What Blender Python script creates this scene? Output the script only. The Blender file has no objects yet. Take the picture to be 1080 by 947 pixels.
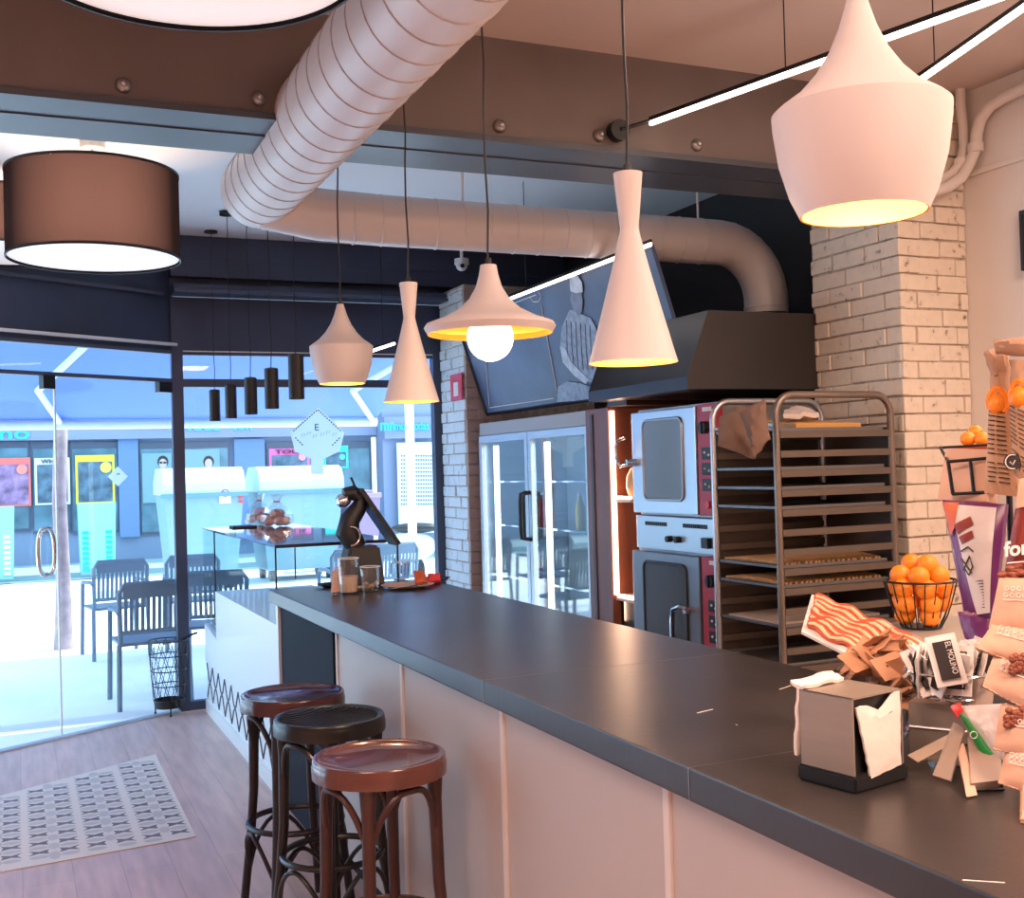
import bpy, bmesh, math, random
from mathutils import Vector, Matrix
random.seed(7)
R = math.radians
SC = bpy.context.scene
COL = SC.collection
# ---------------------------------------------------------------- camera
FPX, ROLL, PITCH, YAW, EYE = 1194.0, R(1.6), R(0.95), R(23.75), 1.6
cF = Vector((math.sin(YAW)*math.cos(PITCH), math.cos(YAW)*math.cos(PITCH), math.sin(PITCH)))
cR0 = Vector((math.cos(YAW), -math.sin(YAW), 0)); cU0 = cR0.cross(cF)
cR = cR0*math.cos(ROLL) - cU0*math.sin(ROLL); cU = cR0*math.sin(ROLL) + cU0*math.cos(ROLL)
cam = bpy.data.objects.new('camera', bpy.data.cameras.new('camera')); COL.objects.link(cam)
m = Matrix((cR, cU, -cF)).transposed().to_4x4(); m.translation = Vector((0, 0, EYE)); cam.matrix_world = m
cam.data.sensor_fit = 'HORIZONTAL'; cam.data.sensor_width = 36; cam.data.lens = 36*FPX/1080
cam.data.clip_start = 0.05; cam.data.clip_end = 300
SC.camera = cam
C0 = Vector((0, 0, EYE))
def ray(x, y): return cR*(x-540) + cU*(473.5-y) + cF*FPX
def P(x, y, ax, v):                       # photo point on the plane ax = v
    d = ray(x, y); i = 'xyz'.index(ax); return C0 + d*((v-C0[i])/d[i])
def Q(x, y, depth): return C0 + ray(x, y)*(depth/FPX)
# ---------------------------------------------------------------- world, sun, exposure
w = bpy.data.worlds.new('world'); SC.world = w; w.use_nodes = True
bg = w.node_tree.nodes['Background']; bg.inputs[0].default_value = (0.52, 0.77, 1.0, 1); bg.inputs[1].default_value = 3.6
sl = bpy.data.lights.new('sun', 'SUN'); sl.energy = 6.0; sl.angle = R(0.6); sl.color = (0.86, 0.95, 1.0)
so = bpy.data.objects.new('sun', sl); COL.objects.link(so)
so.rotation_euler = Vector((0.45, 0.06, 0.85)).to_track_quat('Z', 'Y').to_euler()
def area(name, loc, sx, sy, energy, col, rot=(0, 0, 0)):
    l = bpy.data.lights.new(name, 'AREA'); l.shape = 'RECTANGLE'; l.size = sx; l.size_y = sy; l.energy = energy; l.color = col
    o = bpy.data.objects.new(name, l); COL.objects.link(o); o.location = loc; o.rotation_euler = rot; return o
WARM = (1.0, 0.73, 0.58)  # warm area fills added below, standing for unseen ceiling downlights
area('ceiling_fill_near', (1.8, -0.6, 3.18), 1.6, 1.2, 150, WARM)
area('ceiling_fill_back', (-1.2, 0.6, 3.18), 1.6, 1.2, 90, (1, .70, .60))
area('ceiling_fill_bar', (3.1, 1.6, 3.18), 0.5, 1.6, 58, WARM)
VS = SC.view_settings
SC.display_settings.display_device = 'sRGB'
VS.view_transform = 'Standard'; VS.look = 'None'; VS.exposure = 0.0; VS.gamma = 1.0; VS.use_curve_mapping = False
# ---------------------------------------------------------------- helpers
def pm(name, col, rough=.5, metal=0, noise=0, nscale=8, bump=0, bscale=60, emit=None, es=0, spec=.5, trans=0, stretch=None, coat=0):
    mt = bpy.data.materials.new(name); mt.use_nodes = True; nt = mt.node_tree; b = nt.nodes['Principled BSDF']
    b.inputs['Base Color'].default_value = (*col, 1); b.inputs['Roughness'].default_value = rough; b.inputs['Metallic'].default_value = metal
    b.inputs['Specular IOR Level'].default_value = spec; b.inputs['Coat Weight'].default_value = coat
    if trans: b.inputs['Transmission Weight'].default_value = trans
    if emit: b.inputs['Emission Color'].default_value = (*emit, 1); b.inputs['Emission Strength'].default_value = es
    if noise or bump:
        tc = nt.nodes.new('ShaderNodeTexCoord'); mp = nt.nodes.new('ShaderNodeMapping'); nt.links.new(tc.outputs['Object'], mp.inputs[0])
        if stretch: mp.inputs['Scale'].default_value = stretch
    if noise:
        n = nt.nodes.new('ShaderNodeTexNoise'); n.inputs['Scale'].default_value = nscale; n.inputs['Detail'].default_value = 5
        nt.links.new(mp.outputs[0], n.inputs['Vector'])
        mr = nt.nodes.new('ShaderNodeMapRange'); mr.inputs[1].default_value = .3; mr.inputs[2].default_value = .7
        mr.inputs[3].default_value = 1-noise; mr.inputs[4].default_value = 1+noise; nt.links.new(n.outputs[0], mr.inputs[0])
        mx = nt.nodes.new('ShaderNodeVectorMath'); mx.operation = 'SCALE'; mx.inputs[0].default_value = col
        nt.links.new(mr.outputs[0], mx.inputs['Scale']); nt.links.new(mx.outputs[0], b.inputs['Base Color'])
    if bump:
        n2 = nt.nodes.new('ShaderNodeTexNoise'); n2.inputs['Scale'].default_value = bscale; n2.inputs['Detail'].default_value = 4
        nt.links.new(mp.outputs[0], n2.inputs['Vector'])
        bp = nt.nodes.new('ShaderNodeBump'); bp.inputs['Strength'].default_value = bump; bp.inputs['Distance'].default_value = .01
        nt.links.new(n2.outputs[0], bp.inputs['Height']); nt.links.new(bp.outputs[0], b.inputs['Normal'])
    return mt
def glassmat(name, tint=(.9, .97, 1), refl=.08, rough=.02, fres=True):
    mt = bpy.data.materials.new(name); mt.use_nodes = True; nt = mt.node_tree; nt.nodes.clear()
    o = nt.nodes.new('ShaderNodeOutputMaterial'); t = nt.nodes.new('ShaderNodeBsdfTransparent'); g = nt.nodes.new('ShaderNodeBsdfGlossy')
    t.inputs[0].default_value = (*tint, 1); g.inputs['Roughness'].default_value = rough
    fr = nt.nodes.new('ShaderNodeFresnel'); fr.inputs[0].default_value = 1.45
    ad = nt.nodes.new('ShaderNodeMath'); ad.operation = 'ADD'; ad.use_clamp = True; ad.inputs[1].default_value = refl-.04; (nt.links.new(fr.outputs[0], ad.inputs[0]) if fres else setattr(ad.inputs[0], 'default_value', .04))
    ge = nt.nodes.new('ShaderNodeNewGeometry'); sb_ = nt.nodes.new('ShaderNodeMath'); sb_.operation = 'SUBTRACT'; sb_.use_clamp = True; nt.links.new(ad.outputs[0], sb_.inputs[0]); nt.links.new(ge.outputs['Backfacing'], sb_.inputs[1])
    mx = nt.nodes.new('ShaderNodeMixShader'); nt.links.new(sb_.outputs[0], mx.inputs[0]); nt.links.new(t.outputs[0], mx.inputs[1]); nt.links.new(g.outputs[0], mx.inputs[2])
    nt.links.new(mx.outputs[0], o.inputs[0]); return mt
def B(): return bmesh.new()
def box(bm, x0, x1, y0, y1, z0, z1, bev=0):
    r = bmesh.ops.create_cube(bm, size=1)
    vs = r['verts']
    bmesh.ops.scale(bm, vec=(abs(x1-x0), abs(y1-y0), abs(z1-z0)), verts=vs)
    bmesh.ops.translate(bm, vec=((x0+x1)/2, (y0+y1)/2, (z0+z1)/2), verts=vs)
    if bev:
        es = list({e for v in vs for e in v.link_edges})
        bmesh.ops.bevel(bm, geom=es, offset=bev, segments=2, affect='EDGES', profile=.6)
    return bm
def hexa(bm, p):                         # 8 points: bottom 4 (ccw), top 4
    v = [bm.verts.new(Vector(q)) for q in p]
    for f in ((3, 2, 1, 0), (4, 5, 6, 7), (0, 1, 5, 4), (1, 2, 6, 5), (2, 3, 7, 6), (3, 0, 4, 7)): bm.faces.new([v[i] for i in f])
    bmesh.ops.recalc_face_normals(bm, faces=bm.faces[:]); return bm
def frame_of(d):
    d = d.normalized(); a = Vector((0, 0, 1)) if abs(d.z) < .95 else Vector((1, 0, 0))
    u = d.cross(a).normalized(); return u, d.cross(u).normalized()
def tube(bm, pts, r, seg=10, closed=False, cap=True):
    pts = [Vector(p) for p in pts]; n = len(pts); rings = []
    rr = r if isinstance(r, (list, tuple)) else [r]*n
    pu = None
    for i, p in enumerate(pts):
        a = pts[(i-1) % n] if (closed or i > 0) else p; b = pts[(i+1) % n] if (closed or i < n-1) else p
        d = (b-a).normalized()
        if pu is None: u, _ = frame_of(d)
        else:
            u = pu - d*pu.dot(d)
            u = u.normalized() if u.length > 1e-5 else frame_of(d)[0]
        v = d.cross(u); pu = u
        rings.append([bm.verts.new(p + (u*math.cos(t)+v*math.sin(t))*rr[i]) for t in [2*math.pi*k/seg for k in range(seg)]])
    for i in range(n if closed else n-1):
        A, Bq = rings[i], rings[(i+1) % n]
        for k in range(seg): bm.faces.new((A[k], A[(k+1) % seg], Bq[(k+1) % seg], Bq[k]))
    if cap and not closed:
        bm.faces.new(rings[0][::-1]); bm.faces.new(rings[-1])
    return bm
def arc(c, r, a0, a1, n, ax='xy'):
    out = []
    for i in range(n+1):
        t = a0+(a1-a0)*i/n; o = [0, 0, 0]; o['xyz'.index(ax[0])] = r*math.cos(t); o['xyz'.index(ax[1])] = r*math.sin(t)
        out.append(Vector(c)+Vector(o))
    return out
def lathe(bm, prof, c=(0, 0, 0), seg=40, capb=False, capt=False):
    c = Vector(c); rings = []
    for r, z in prof:
        rings.append([bm.verts.new(c+Vector((r*math.cos(2*math.pi*k/seg), r*math.sin(2*math.pi*k/seg), z))) for k in range(seg)])
    for A, Bq in zip(rings, rings[1:]):
        for k in range(seg): bm.faces.new((A[k], A[(k+1) % seg], Bq[(k+1) % seg], Bq[k]))
    if capb: bm.faces.new(rings[0][::-1])
    if capt: bm.faces.new(rings[-1])
    return bm
def ball(bm, c, r, seg=14, sc=(1, 1, 1)):
    q = bmesh.ops.create_uvsphere(bm, u_segments=seg, v_segments=max(6, seg*2//3), radius=r)
    bmesh.ops.scale(bm, vec=sc, verts=q['verts']); bmesh.ops.translate(bm, vec=Vector(c), verts=q['verts']); return bm
def prism(bm, pts, d):                    # polygon (3-D points) extruded by vector d
    d = Vector(d); a = [bm.verts.new(Vector(p)) for p in pts]; b = [bm.verts.new(Vector(p)+d) for p in pts]; n = len(pts)
    bm.faces.new(a[::-1]); bm.faces.new(b)
    for i in range(n): bm.faces.new((a[i], a[(i+1) % n], b[(i+1) % n], b[i]))
    bmesh.ops.recalc_face_normals(bm, faces=bm.faces[:]); return bm
def slab(bm, c4, th, nx=1, ny=1, bulge=0, wav=0, seed=0):   # thick quad through corners tl,tr,br,bl ; bulge makes a pillow
    rnd = random.Random(seed)
    tl, tr, br, bl = [Vector(c) for c in c4]; nrm = (tr-tl).cross(bl-tl).normalized()
    top = []; bot = []
    for j in range(ny+1):
        a = []; b = []
        for i in range(nx+1):
            s, t = i/nx, j/ny
            p = tl*(1-s)*(1-t)+tr*s*(1-t)+br*s*t+bl*(1-s)*t
            h = (max(0, math.sin(math.pi*s)*math.sin(math.pi*t)))**.55*bulge
            q = nrm*(rnd.uniform(-wav, wav))
            a.append(bm.verts.new(p+nrm*(th/2+h)+q)); b.append(bm.verts.new(p-nrm*(th/2+h)+q))
        top.append(a); bot.append(b)
    for j in range(ny):
        for i in range(nx):
            bm.faces.new((top[j][i], top[j+1][i], top[j+1][i+1], top[j][i+1])); bm.faces.new((bot[j][i], bot[j][i+1], bot[j+1][i+1], bot[j+1][i]))
    for i in range(nx):
        bm.faces.new((top[0][i], top[0][i+1], bot[0][i+1], bot[0][i])); bm.faces.new((top[ny][i], bot[ny][i], bot[ny][i+1], top[ny][i+1]))
    for j in range(ny):
        bm.faces.new((top[j][0], bot[j][0], bot[j+1][0], top[j+1][0])); bm.faces.new((top[j][nx], top[j+1][nx], bot[j+1][nx], bot[j][nx]))
    bmesh.ops.recalc_face_normals(bm, faces=bm.faces[:]); return bm
def wloc(o):
    v = Vector((0, 0, 0))
    while o: v += o.location; o = o.parent
    return v
def obj(name, bm, mat, parent=None, smooth=False, world=True, mats=None):
    if parent is not None and world: bmesh.ops.translate(bm, vec=-wloc(parent), verts=bm.verts[:])
    me = bpy.data.meshes.new(name); bm.to_mesh(me); bm.free()
    for mt in (mats or [mat]): me.materials.append(mt)
    if smooth:
        me.polygons.foreach_set('use_smooth', [True]*len(me.polygons))
        try: me.set_sharp_from_angle(angle=R(42))
        except Exception: pass
    o = bpy.data.objects.new(name, me); COL.objects.link(o)
    if parent is not None: o.parent = parent
    return o
def tag(o, label, cat, group=None, kind=None):
    o['label'] = label; o['category'] = cat
    if group: o['group'] = group
    if kind: o['kind'] = kind
    return o
def thing(name, label, cat, loc=(0, 0, 0), rz=0, group=None):
    o = bpy.data.objects.new(name, None); COL.objects.link(o); o.location = loc; o.rotation_euler = (0, 0, rz); o.empty_display_size = .1
    return tag(o, label, cat, group)
def struct(name, bm, mat, smooth=False, mats=None, parent=None):
    o = obj(name, bm, mat, parent, smooth, mats=mats)
    if parent is None: o['kind'] = 'structure'
    return o
def copytree(o, parent=None):
    c = o.copy(); COL.objects.link(c)
    if parent is not None: c.parent = parent
    for ch in list(o.children): copytree(ch, c)
    return c
def dup(o, loc, rz, label):
    kids = list(o.children)
    c = o.copy(); COL.objects.link(c); c.location = loc; c.rotation_euler = (0, 0, rz); c['label'] = label
    for k in kids: copytree(k, c)
    return c
def text_bm(s, size, origin, ux, uz, ext=.002, bold=0, align='LEFT'):   # real lettering as a mesh
    cu = bpy.data.curves.new('t', 'FONT'); cu.body = s; cu.size = size; cu.extrude = ext; cu.offset = bold; cu.align_x = align; cu.resolution_u = 3
    o = bpy.data.objects.new('t', cu); COL.objects.link(o)
    bpy.context.view_layer.update()
    me = bpy.data.meshes.new_from_object(o.evaluated_get(bpy.context.evaluated_depsgraph_get()))
    bm = B(); bm.from_mesh(me); bpy.data.objects.remove(o); bpy.data.curves.remove(cu); bpy.data.meshes.remove(me)
    ux = Vector(ux).normalized(); uz = Vector(uz).normalized(); n = ux.cross(uz)
    M = Matrix((ux, uz, n)).transposed().to_4x4(); M.translation = Vector(origin)
    bmesh.ops.transform(bm, matrix=M, verts=bm.verts[:]); return bm
def join(bm, other):
    me = bpy.data.meshes.new('j'); other.to_mesh(me); other.free(); bm.from_mesh(me); bpy.data.meshes.remove(me); return bm
# ---------------------------------------------------------------- materials
M = {}
M['ceil_warm'] = pm('ceiling_paint', (.68, .57, .51), .7, noise=.04, nscale=1.5)
M['bulk'] = pm('bulkhead_brown', (.17, .14, .13), .6, noise=.12, nscale=2, bump=.1, bscale=5)
M['ceil_white'] = pm('ceiling_white', (.92, .94, .97), .7)
M['dark_beam'] = pm('navy_black_paint', (.045, .062, .115), .42, noise=.15, nscale=3)
M['dark_beam2'] = pm('slate_paint', (.075, .095, .15), .4)
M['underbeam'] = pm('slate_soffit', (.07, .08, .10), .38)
M['black_wall'] = pm('black_wall_paint', (.012, .011, .012), .6)
M['white_wall'] = pm('cream_wall', (.78, .70, .64), .65, noise=.03, nscale=2)
M['room'] = pm('room_paint', (.62, .54, .50), .8)
M['white_pl'] = pm('white_plastic', (.82, .80, .78), .4)
M['duct'] = pm('painted_duct', (.74, .68, .66), .38, bump=.15, bscale=9)
M['seam'] = pm('duct_seam', (.50, .44, .44), .5)
M['lampwhite'] = pm('matt_white_lacquer', (.71, .63, .60), .5)
M['gold'] = pm('gold_lining', (.80, .34, .06), .45, metal=.5)
M['black'] = pm('black_plastic', (.012, .012, .014), .45)
M['blackmetal'] = pm('black_metal', (.015, .016, .02), .35, metal=.3)
M['bulb'] = pm('bulb_glow', (1, .9, .8), .4, emit=(1, .80, .60), es=9)
M['globe'] = pm('opal_globe', (1, .95, .9), .4, emit=(1, .86, .74), es=2.4)
M['led'] = pm('led_glow', (1, .9, .85), .4, emit=(1, .84, .72), es=6)
M['led_cab'] = pm('led_warm_glow', (1, .7, .5), .4, emit=(1, .62, .40), es=5)
M['diffuser'] = pm('lamp_diffuser', (.85, .84, .85), .6, emit=(1, .93, .93), es=.55)
M['counter'] = pm('dark_stone_top', (.040, .036, .040), .30, noise=.2, nscale=6, bump=.03, bscale=30)
M['counter_front'] = pm('greige_panel', (.56, .49, .45), .45, noise=.03, nscale=2)
M['seamlight'] = pm('pale_joint', (.80, .72, .66), .4)
M['navy_panel'] = pm('navy_panel', (.012, .015, .026), .7, spec=.15)
M['case_white'] = pm('case_white', (.88, .93, .96), .35)
M['inox'] = pm('brushed_steel', (.55, .57, .60), .32, metal=.9, noise=.06, nscale=4, stretch=(1, 1, 20))
M['inox_dark'] = pm('worn_steel', (.36, .35, .35), .35, metal=.9, noise=.12, nscale=5)
M['chrome'] = pm('chrome', (.75, .75, .76), .15, metal=1)
M['bronze'] = pm('bronze_steel', (.25, .20, .165), .34, metal=.75, noise=.1, nscale=5)
M['red'] = pm('red_panel', (.50, .025, .05), .4)
M['redsign'] = pm('red_sign', (.75, .05, .06), .4)
M['wood_cab'] = pm('reddish_wood', (.23, .075, .045), .35, noise=.2, nscale=6, stretch=(1, 1, .15))
M['wood_dark'] = pm('dark_wood', (.055, .020, .016), .4, noise=.2, nscale=6, stretch=(1, 1, .15))
M['stool_red'] = pm('mahogany_stool', (.115, .034, .024), .2, noise=.2, nscale=9, coat=.6, bump=.5, bscale=4)
M['stool_redleg'] = pm('mahogany_leg', (.055, .018, .014), .35, noise=.2, nscale=9)
M['stool_black'] = pm('ebony_stool', (.009, .008, .007), .3, noise=.15, nscale=9, coat=.15)
M['stool_plum'] = pm('plum_stool', (.055, .013, .014), .2, noise=.2, nscale=9, coat=.4)
M['stool_plumleg'] = pm('plum_leg', (.018, .009, .011), .35)
M['glass'] = glassmat('window_glass', (.97, .99, 1), .05)
M['caseglass'] = glassmat('case_glass', (.93, .97, .98), .07, fres=False)
M['casetop'] = glassmat('case_top_glass', (.55, .63, .72), .28, .03)
M['fridgeglass'] = glassmat('fridge_glass', (.85, .93, .95), .30, .03)
M['ovenglass'] = pm('oven_glass', (.26, .31, .33), .12, spec=.9)
M['ovenglass2'] = pm('oven_glass_dark', (.05, .045, .045), .15, spec=.7)
M['cup'] = glassmat('drinking_glass', (.92, .93, .95), .16)
M['orange'] = pm('orange_peel', (.95, .27, .015), .42, bump=.15, bscale=120)
M['kraft'] = pm('kraft_paper', (.50, .29, .185), .7, noise=.08, nscale=12, bump=.2, bscale=20)
M['kraft_pink'] = pm('pale_kraft', (.62, .37, .27), .65, noise=.06, nscale=12)
M['sachet'] = pm('sachet_paper', (.50, .24, .13), .65, noise=.12, nscale=14)
M['paper'] = pm('tissue_paper', (.86, .74, .68), .8, bump=.2, bscale=30)
M['purple'] = pm('purple_foil', (.13, .02, .12), .28)
M['silver'] = pm('silver_foil', (.62, .55, .55), .3, noise=.15, nscale=9, bump=.4, bscale=14)
M['redfoil'] = pm('brown_foil', (.20, .028, .020), .3)
M['redfoil2'] = pm('orange_red_foil', (.55, .10, .03), .35)
M['green'] = pm('green_foil', (.02, .26, .06), .3)
M['nut'] = pm('roasted_nut', (.26, .07, .04), .5)
M['whitef'] = pm('white_print', (.85, .78, .76), .5)
M['ink'] = pm('dark_ink', (.03, .02, .02), .6)
M['bacon_r'] = pm('bacon_red', (.62, .09, .035), .35)
M['bacon_w'] = pm('bacon_fat', (.88, .60, .36), .4)
M['bread'] = pm('bread_crust', (.50, .27, .11), .65, noise=.25, nscale=25, bump=.3, bscale=40)
M['cloth'] = pm('brown_cloth', (.22, .13, .095), .9, noise=.1, nscale=10, bump=.3, bscale=15)
M['yellowtray'] = pm('amber_plastic', (.70, .36, .10), .4)
M['tray'] = pm('baking_tray', (.20, .19, .19), .4, metal=.7)
M['street_white'] = pm('street_white', (.82, .88, .92), .5)
def brickmat(name, col, mort, su=1.0):
    mt = bpy.data.materials.new(name); mt.use_nodes = True; nt = mt.node_tree; b = nt.nodes['Principled BSDF']; b.inputs['Roughness'].default_value = .55
    g = nt.nodes.new('ShaderNodeNewGeometry'); n = nt.nodes.new('ShaderNodeTexNoise'); n.inputs['Scale'].default_value = 26; n.inputs['Detail'].default_value = 6
    nt.links.new(g.outputs['Position'], n.inputs['Vector'])
    cr = nt.nodes.new('ShaderNodeValToRGB'); e = cr.color_ramp.elements
    e[0].position = .25; e[0].color = (*mort, 1); e[1].position = .36; e[1].color = (*[c*.93 for c in col], 1); el = e.new(.62); el.color = (*col, 1)
    nt.links.new(n.outputs[0], cr.inputs[0]); nt.links.new(cr.outputs[0], b.inputs['Base Color'])
    bp = nt.nodes.new('ShaderNodeBump'); bp.inputs['Strength'].default_value = .5; bp.inputs['Distance'].default_value = .006
    nt.links.new(n.outputs[0], bp.inputs['Height']); nt.links.new(bp.outputs[0], b.inputs['Normal']); return mt
M['brick'] = brickmat('painted_brick', (.80, .69, .56), (.22, .15, .10))
M['brick2'] = brickmat('painted_brick_daylit', (.74, .78, .80), (.16, .14, .16))  # bluish daylight put into the colour of the column's window-side face
M['brick_bare_shaded'] = brickmat('worn_brick_shaded', (.50, .36, .32), (.12, .06, .06))  # rough brick, with the front face's shade put into the browner tone
M['mortar'] = pm('mortar', (.52, .43, .35), .9, noise=.3, nscale=30)
def plankmat():
    mt = bpy.data.materials.new('oak_plank_floor'); mt.use_nodes = True; nt = mt.node_tree; b = nt.nodes['Principled BSDF']; b.inputs['Roughness'].default_value = .33
    g = nt.nodes.new('ShaderNodeNewGeometry'); sp = nt.nodes.new('ShaderNodeSeparateXYZ'); cb = nt.nodes.new('ShaderNodeCombineXYZ')
    nt.links.new(g.outputs['Position'], sp.inputs[0]); nt.links.new(sp.outputs['Y'], cb.inputs['X']); nt.links.new(sp.outputs['X'], cb.inputs['Y'])
    br = nt.nodes.new('ShaderNodeTexBrick'); nt.links.new(cb.outputs[0], br.inputs['Vector'])
    br.inputs['Scale'].default_value = 1; br.inputs['Brick Width'].default_value = 1.4; br.inputs['Row Height'].default_value = .19; br.inputs['Mortar Size'].default_value = .0015
    br.inputs['Color1'].default_value = (.66, .46, .42, 1); br.inputs['Color2'].default_value = (.58, .40, .365, 1); br.inputs['Mortar'].default_value = (.42, .28, .26, 1)
    mp = nt.nodes.new('ShaderNodeMapping'); mp.inputs['Scale'].default_value = (14, 1.6, 1); nt.links.new(g.outputs['Position'], mp.inputs[0])
    n = nt.nodes.new('ShaderNodeTexNoise'); n.inputs['Scale'].default_value = 1.6; n.inputs['Detail'].default_value = 6; nt.links.new(mp.outputs[0], n.inputs['Vector'])
    mr = nt.nodes.new('ShaderNodeMapRange'); mr.inputs[1].default_value = .3; mr.inputs[2].default_value = .7; mr.inputs[3].default_value = .84; mr.inputs[4].default_value = 1.14; nt.links.new(n.outputs[0], mr.inputs[0])
    v = nt.nodes.new('ShaderNodeVectorMath'); v.operation = 'SCALE'; nt.links.new(br.outputs['Color'], v.inputs[0]); nt.links.new(mr.outputs[0], v.inputs['Scale'])
    nt.links.new(v.outputs[0], b.inputs['Base Color']); return mt
M['plank'] = plankmat()
def stonemat(): return pm('dark_stone', (.036, .030, .030), .33, spec=.55, noise=.22, nscale=3, bump=.04, bscale=40)
M['stone'] = stonemat()
def shademat():
    mt = bpy.data.materials.new('black_lamp_fabric'); mt.use_nodes = True; nt = mt.node_tree; nt.nodes.clear()
    o = nt.nodes.new('ShaderNodeOutputMaterial'); d = nt.nodes.new('ShaderNodeBsdfDiffuse'); d.inputs[0].default_value = (.022, .018, .02, 1)
    t = nt.nodes.new('ShaderNodeBsdfTranslucent'); t.inputs[0].default_value = (.36, .20, .175, 1); mx = nt.nodes.new('ShaderNodeMixShader')
    lw = nt.nodes.new('ShaderNodeLayerWeight'); lw.inputs[0].default_value = .5      # open weave closes up at grazing angles
    mr = nt.nodes.new('ShaderNodeMapRange'); mr.inputs[1].default_value = .05; mr.inputs[2].default_value = .62; mr.inputs[3].default_value = .30; mr.inputs[4].default_value = .02
    nt.links.new(lw.outputs['Facing'], mr.inputs[0]); nt.links.new(mr.outputs[0], mx.inputs[0])
    nt.links.new(d.outputs[0], mx.inputs[1]); nt.links.new(t.outputs[0], mx.inputs[2]); nt.links.new(mx.outputs[0], o.inputs[0]); return mt
M['fabric'] = shademat()
CEIL = 3.25; WX = 4.0
# ---------------------------------------------------------------- room shell
bm = B(); prism(bm, [(-3.6, -3.2, 0), (4.2, -3.2, 0), (4.2, 8.12, 0), (1.04, 8.12, 0), (-3.6, 5.40, 0)], (0, 0, -.12)); struct('floor', bm, M['plank'])
struct('ceiling', box(B(), -3.7, 4.2, -3.3, 3.96, CEIL, CEIL+.15), M['ceil_warm'])
struct('ceiling_front', box(B(), -3.7, 4.2, 4.36, 8.2, CEIL, CEIL+.15), M['ceil_white'])
bm = B(); box(bm, -3.7, 4.0, 3.96, 4.36, 2.87, CEIL+.15); struct('trim_beam', bm, M['bulk'])
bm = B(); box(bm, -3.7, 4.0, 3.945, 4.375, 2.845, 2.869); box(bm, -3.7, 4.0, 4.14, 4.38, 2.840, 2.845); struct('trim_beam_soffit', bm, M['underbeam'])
struct('wall_right', box(B(), WX, WX+.2, -3.3, 4.2, 0, CEIL), M['white_wall'])
struct('wall_right_far', box(B(), WX, WX+.2, 4.2, 8.2, 0, CEIL), M['black_wall'])
struct('wall_back', box(B(), -3.7, 4.2, -3.4, -3.2, 0, CEIL), M['room'])
struct('wall_left', box(B(), -3.8, -3.6, -3.3, 5.5, 0, CEIL), M['room'])
struct('trim_wall_rail', box(B(), 3.985, 4.0, 1.2, 3.85, 2.86, 2.885, .003), M['white_wall'])
# brick pillar (each face laid in real bricks)
def bricks(bm, face, u0, u1, pos, z0, z1, out, rnd, bh=.070, bw=.245, gap=.008):
    z = z0; row = 0
    while z < z1:
        u = u0 - (bw*.5 if row % 2 else 0)
        while u < u1:
            a = max(u, u0); b = min(u+bw*rnd.uniform(.9, 1.05), u1)
            if b-a > .03:
                j = out*rnd.uniform(.4, 1.15); zz = z+rnd.uniform(-.003, .003); zt = min(z+bh, z1)
                if face == 'x': box(bm, pos-j, pos+.02, a+gap/2, b-gap/2, zz, zt, .005)
                else: box(bm, a+gap/2, b-gap/2, pos-j, pos+.02, zz, zt, .005)
            u = b
        z += bh+gap; row += 1
    return bm
rnd = random.Random(3)
struct('trim_pillar_core', box(B(), 3.605, 4.0, 3.885, 4.47, 0, CEIL), M['mortar'])
bm = B(); bricks(bm, 'x', 3.86, 4.47, 3.605, 0.0, CEIL-.01, .016, rnd); bricks(bm, 'y', 3.59, 4.0, 3.885, 0.0, CEIL-.01, .016, rnd)
struct('wall_pillar', bm, M['brick'])
struct('trim_column_core', box(B(), 2.96, 3.99, 7.51, 8.0, 0, 2.92), M['mortar'])
bm = B(); bricks(bm, 'x', 7.52, 8.0, 2.96, 0, 2.9, .014, rnd); struct('wall_column_side', bm, M['brick2'])
bm = B(); bricks(bm, 'y', 2.95, 3.4, 7.51, 0, 2.9, .02, rnd, bw=.2); struct('wall_column_front', bm, M['brick_bare_shaded'])
# shopfront window, beams over it, angled doors
FY = 8.06
bm = B(); box(bm, 1.0, 4.0, FY-.12, FY+.1, 2.97, CEIL); box(bm, 1.0, 4.0, FY-.02, FY+.1, 2.90, 2.97); box(bm, 1.0, 4.0, FY-.24, FY+.1, 2.86, 2.90); box(bm, 1.0, 4.0, FY-.03, FY+.1, 2.47, 2.84)
box(bm, 1.0, 4.0, FY-.125, FY-.10, 3.08, 3.086)
struct('trim_front_beam', bm, M['dark_beam'])
struct('trim_front_ledge', box(B(), 1.0, 4.0, FY-.27, FY-.05, 2.84, 2.862, .004), M['dark_beam2'])
win = struct('window_1', B(), M['dark_beam'])
bpy.data.objects.remove(win)
bm = B(); box(bm, 1.0, 1.075, FY-.04, FY+.04, 0, 2.47); box(bm, 2.90, 2.975, FY-.04, FY+.04, 0, 2.47); box(bm, 1.075, 2.9, FY-.03, FY+.03, 2.22, 2.275); box(bm, 1.075, 2.9, FY-.03, FY+.03, 2.44, 2.47); box(bm, 1.075, 2.9, FY-.03, FY+.03, 0, .06)
win = struct('window_1', bm, M['dark_beam'])
obj('window_pane', box(B(), 1.075, 2.9, FY-.004, FY+.004, .06, 2.22), M['glass'], win)
obj('transom_pane', box(B(), 1.075, 2.9, FY-.004, FY+.004, 2.275, 2.44), M['glass'], win)
obj('frame_edge', box(B(), 1.078, 2.898, FY-.036, FY-.03, 2.462, 2.47), M['white_pl'], win)
DA = Vector((1.02, 8.06, 0)); DD = Vector((-1.13, -.655, 0)).normalized(); DN = Vector((-DD.y, DD.x, 0))   # door line
if DN.y > 0: DN = -DN
def dpt(s, z, off=0): return DA + DD*s + DN*off + Vector((0, 0, z))
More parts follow.
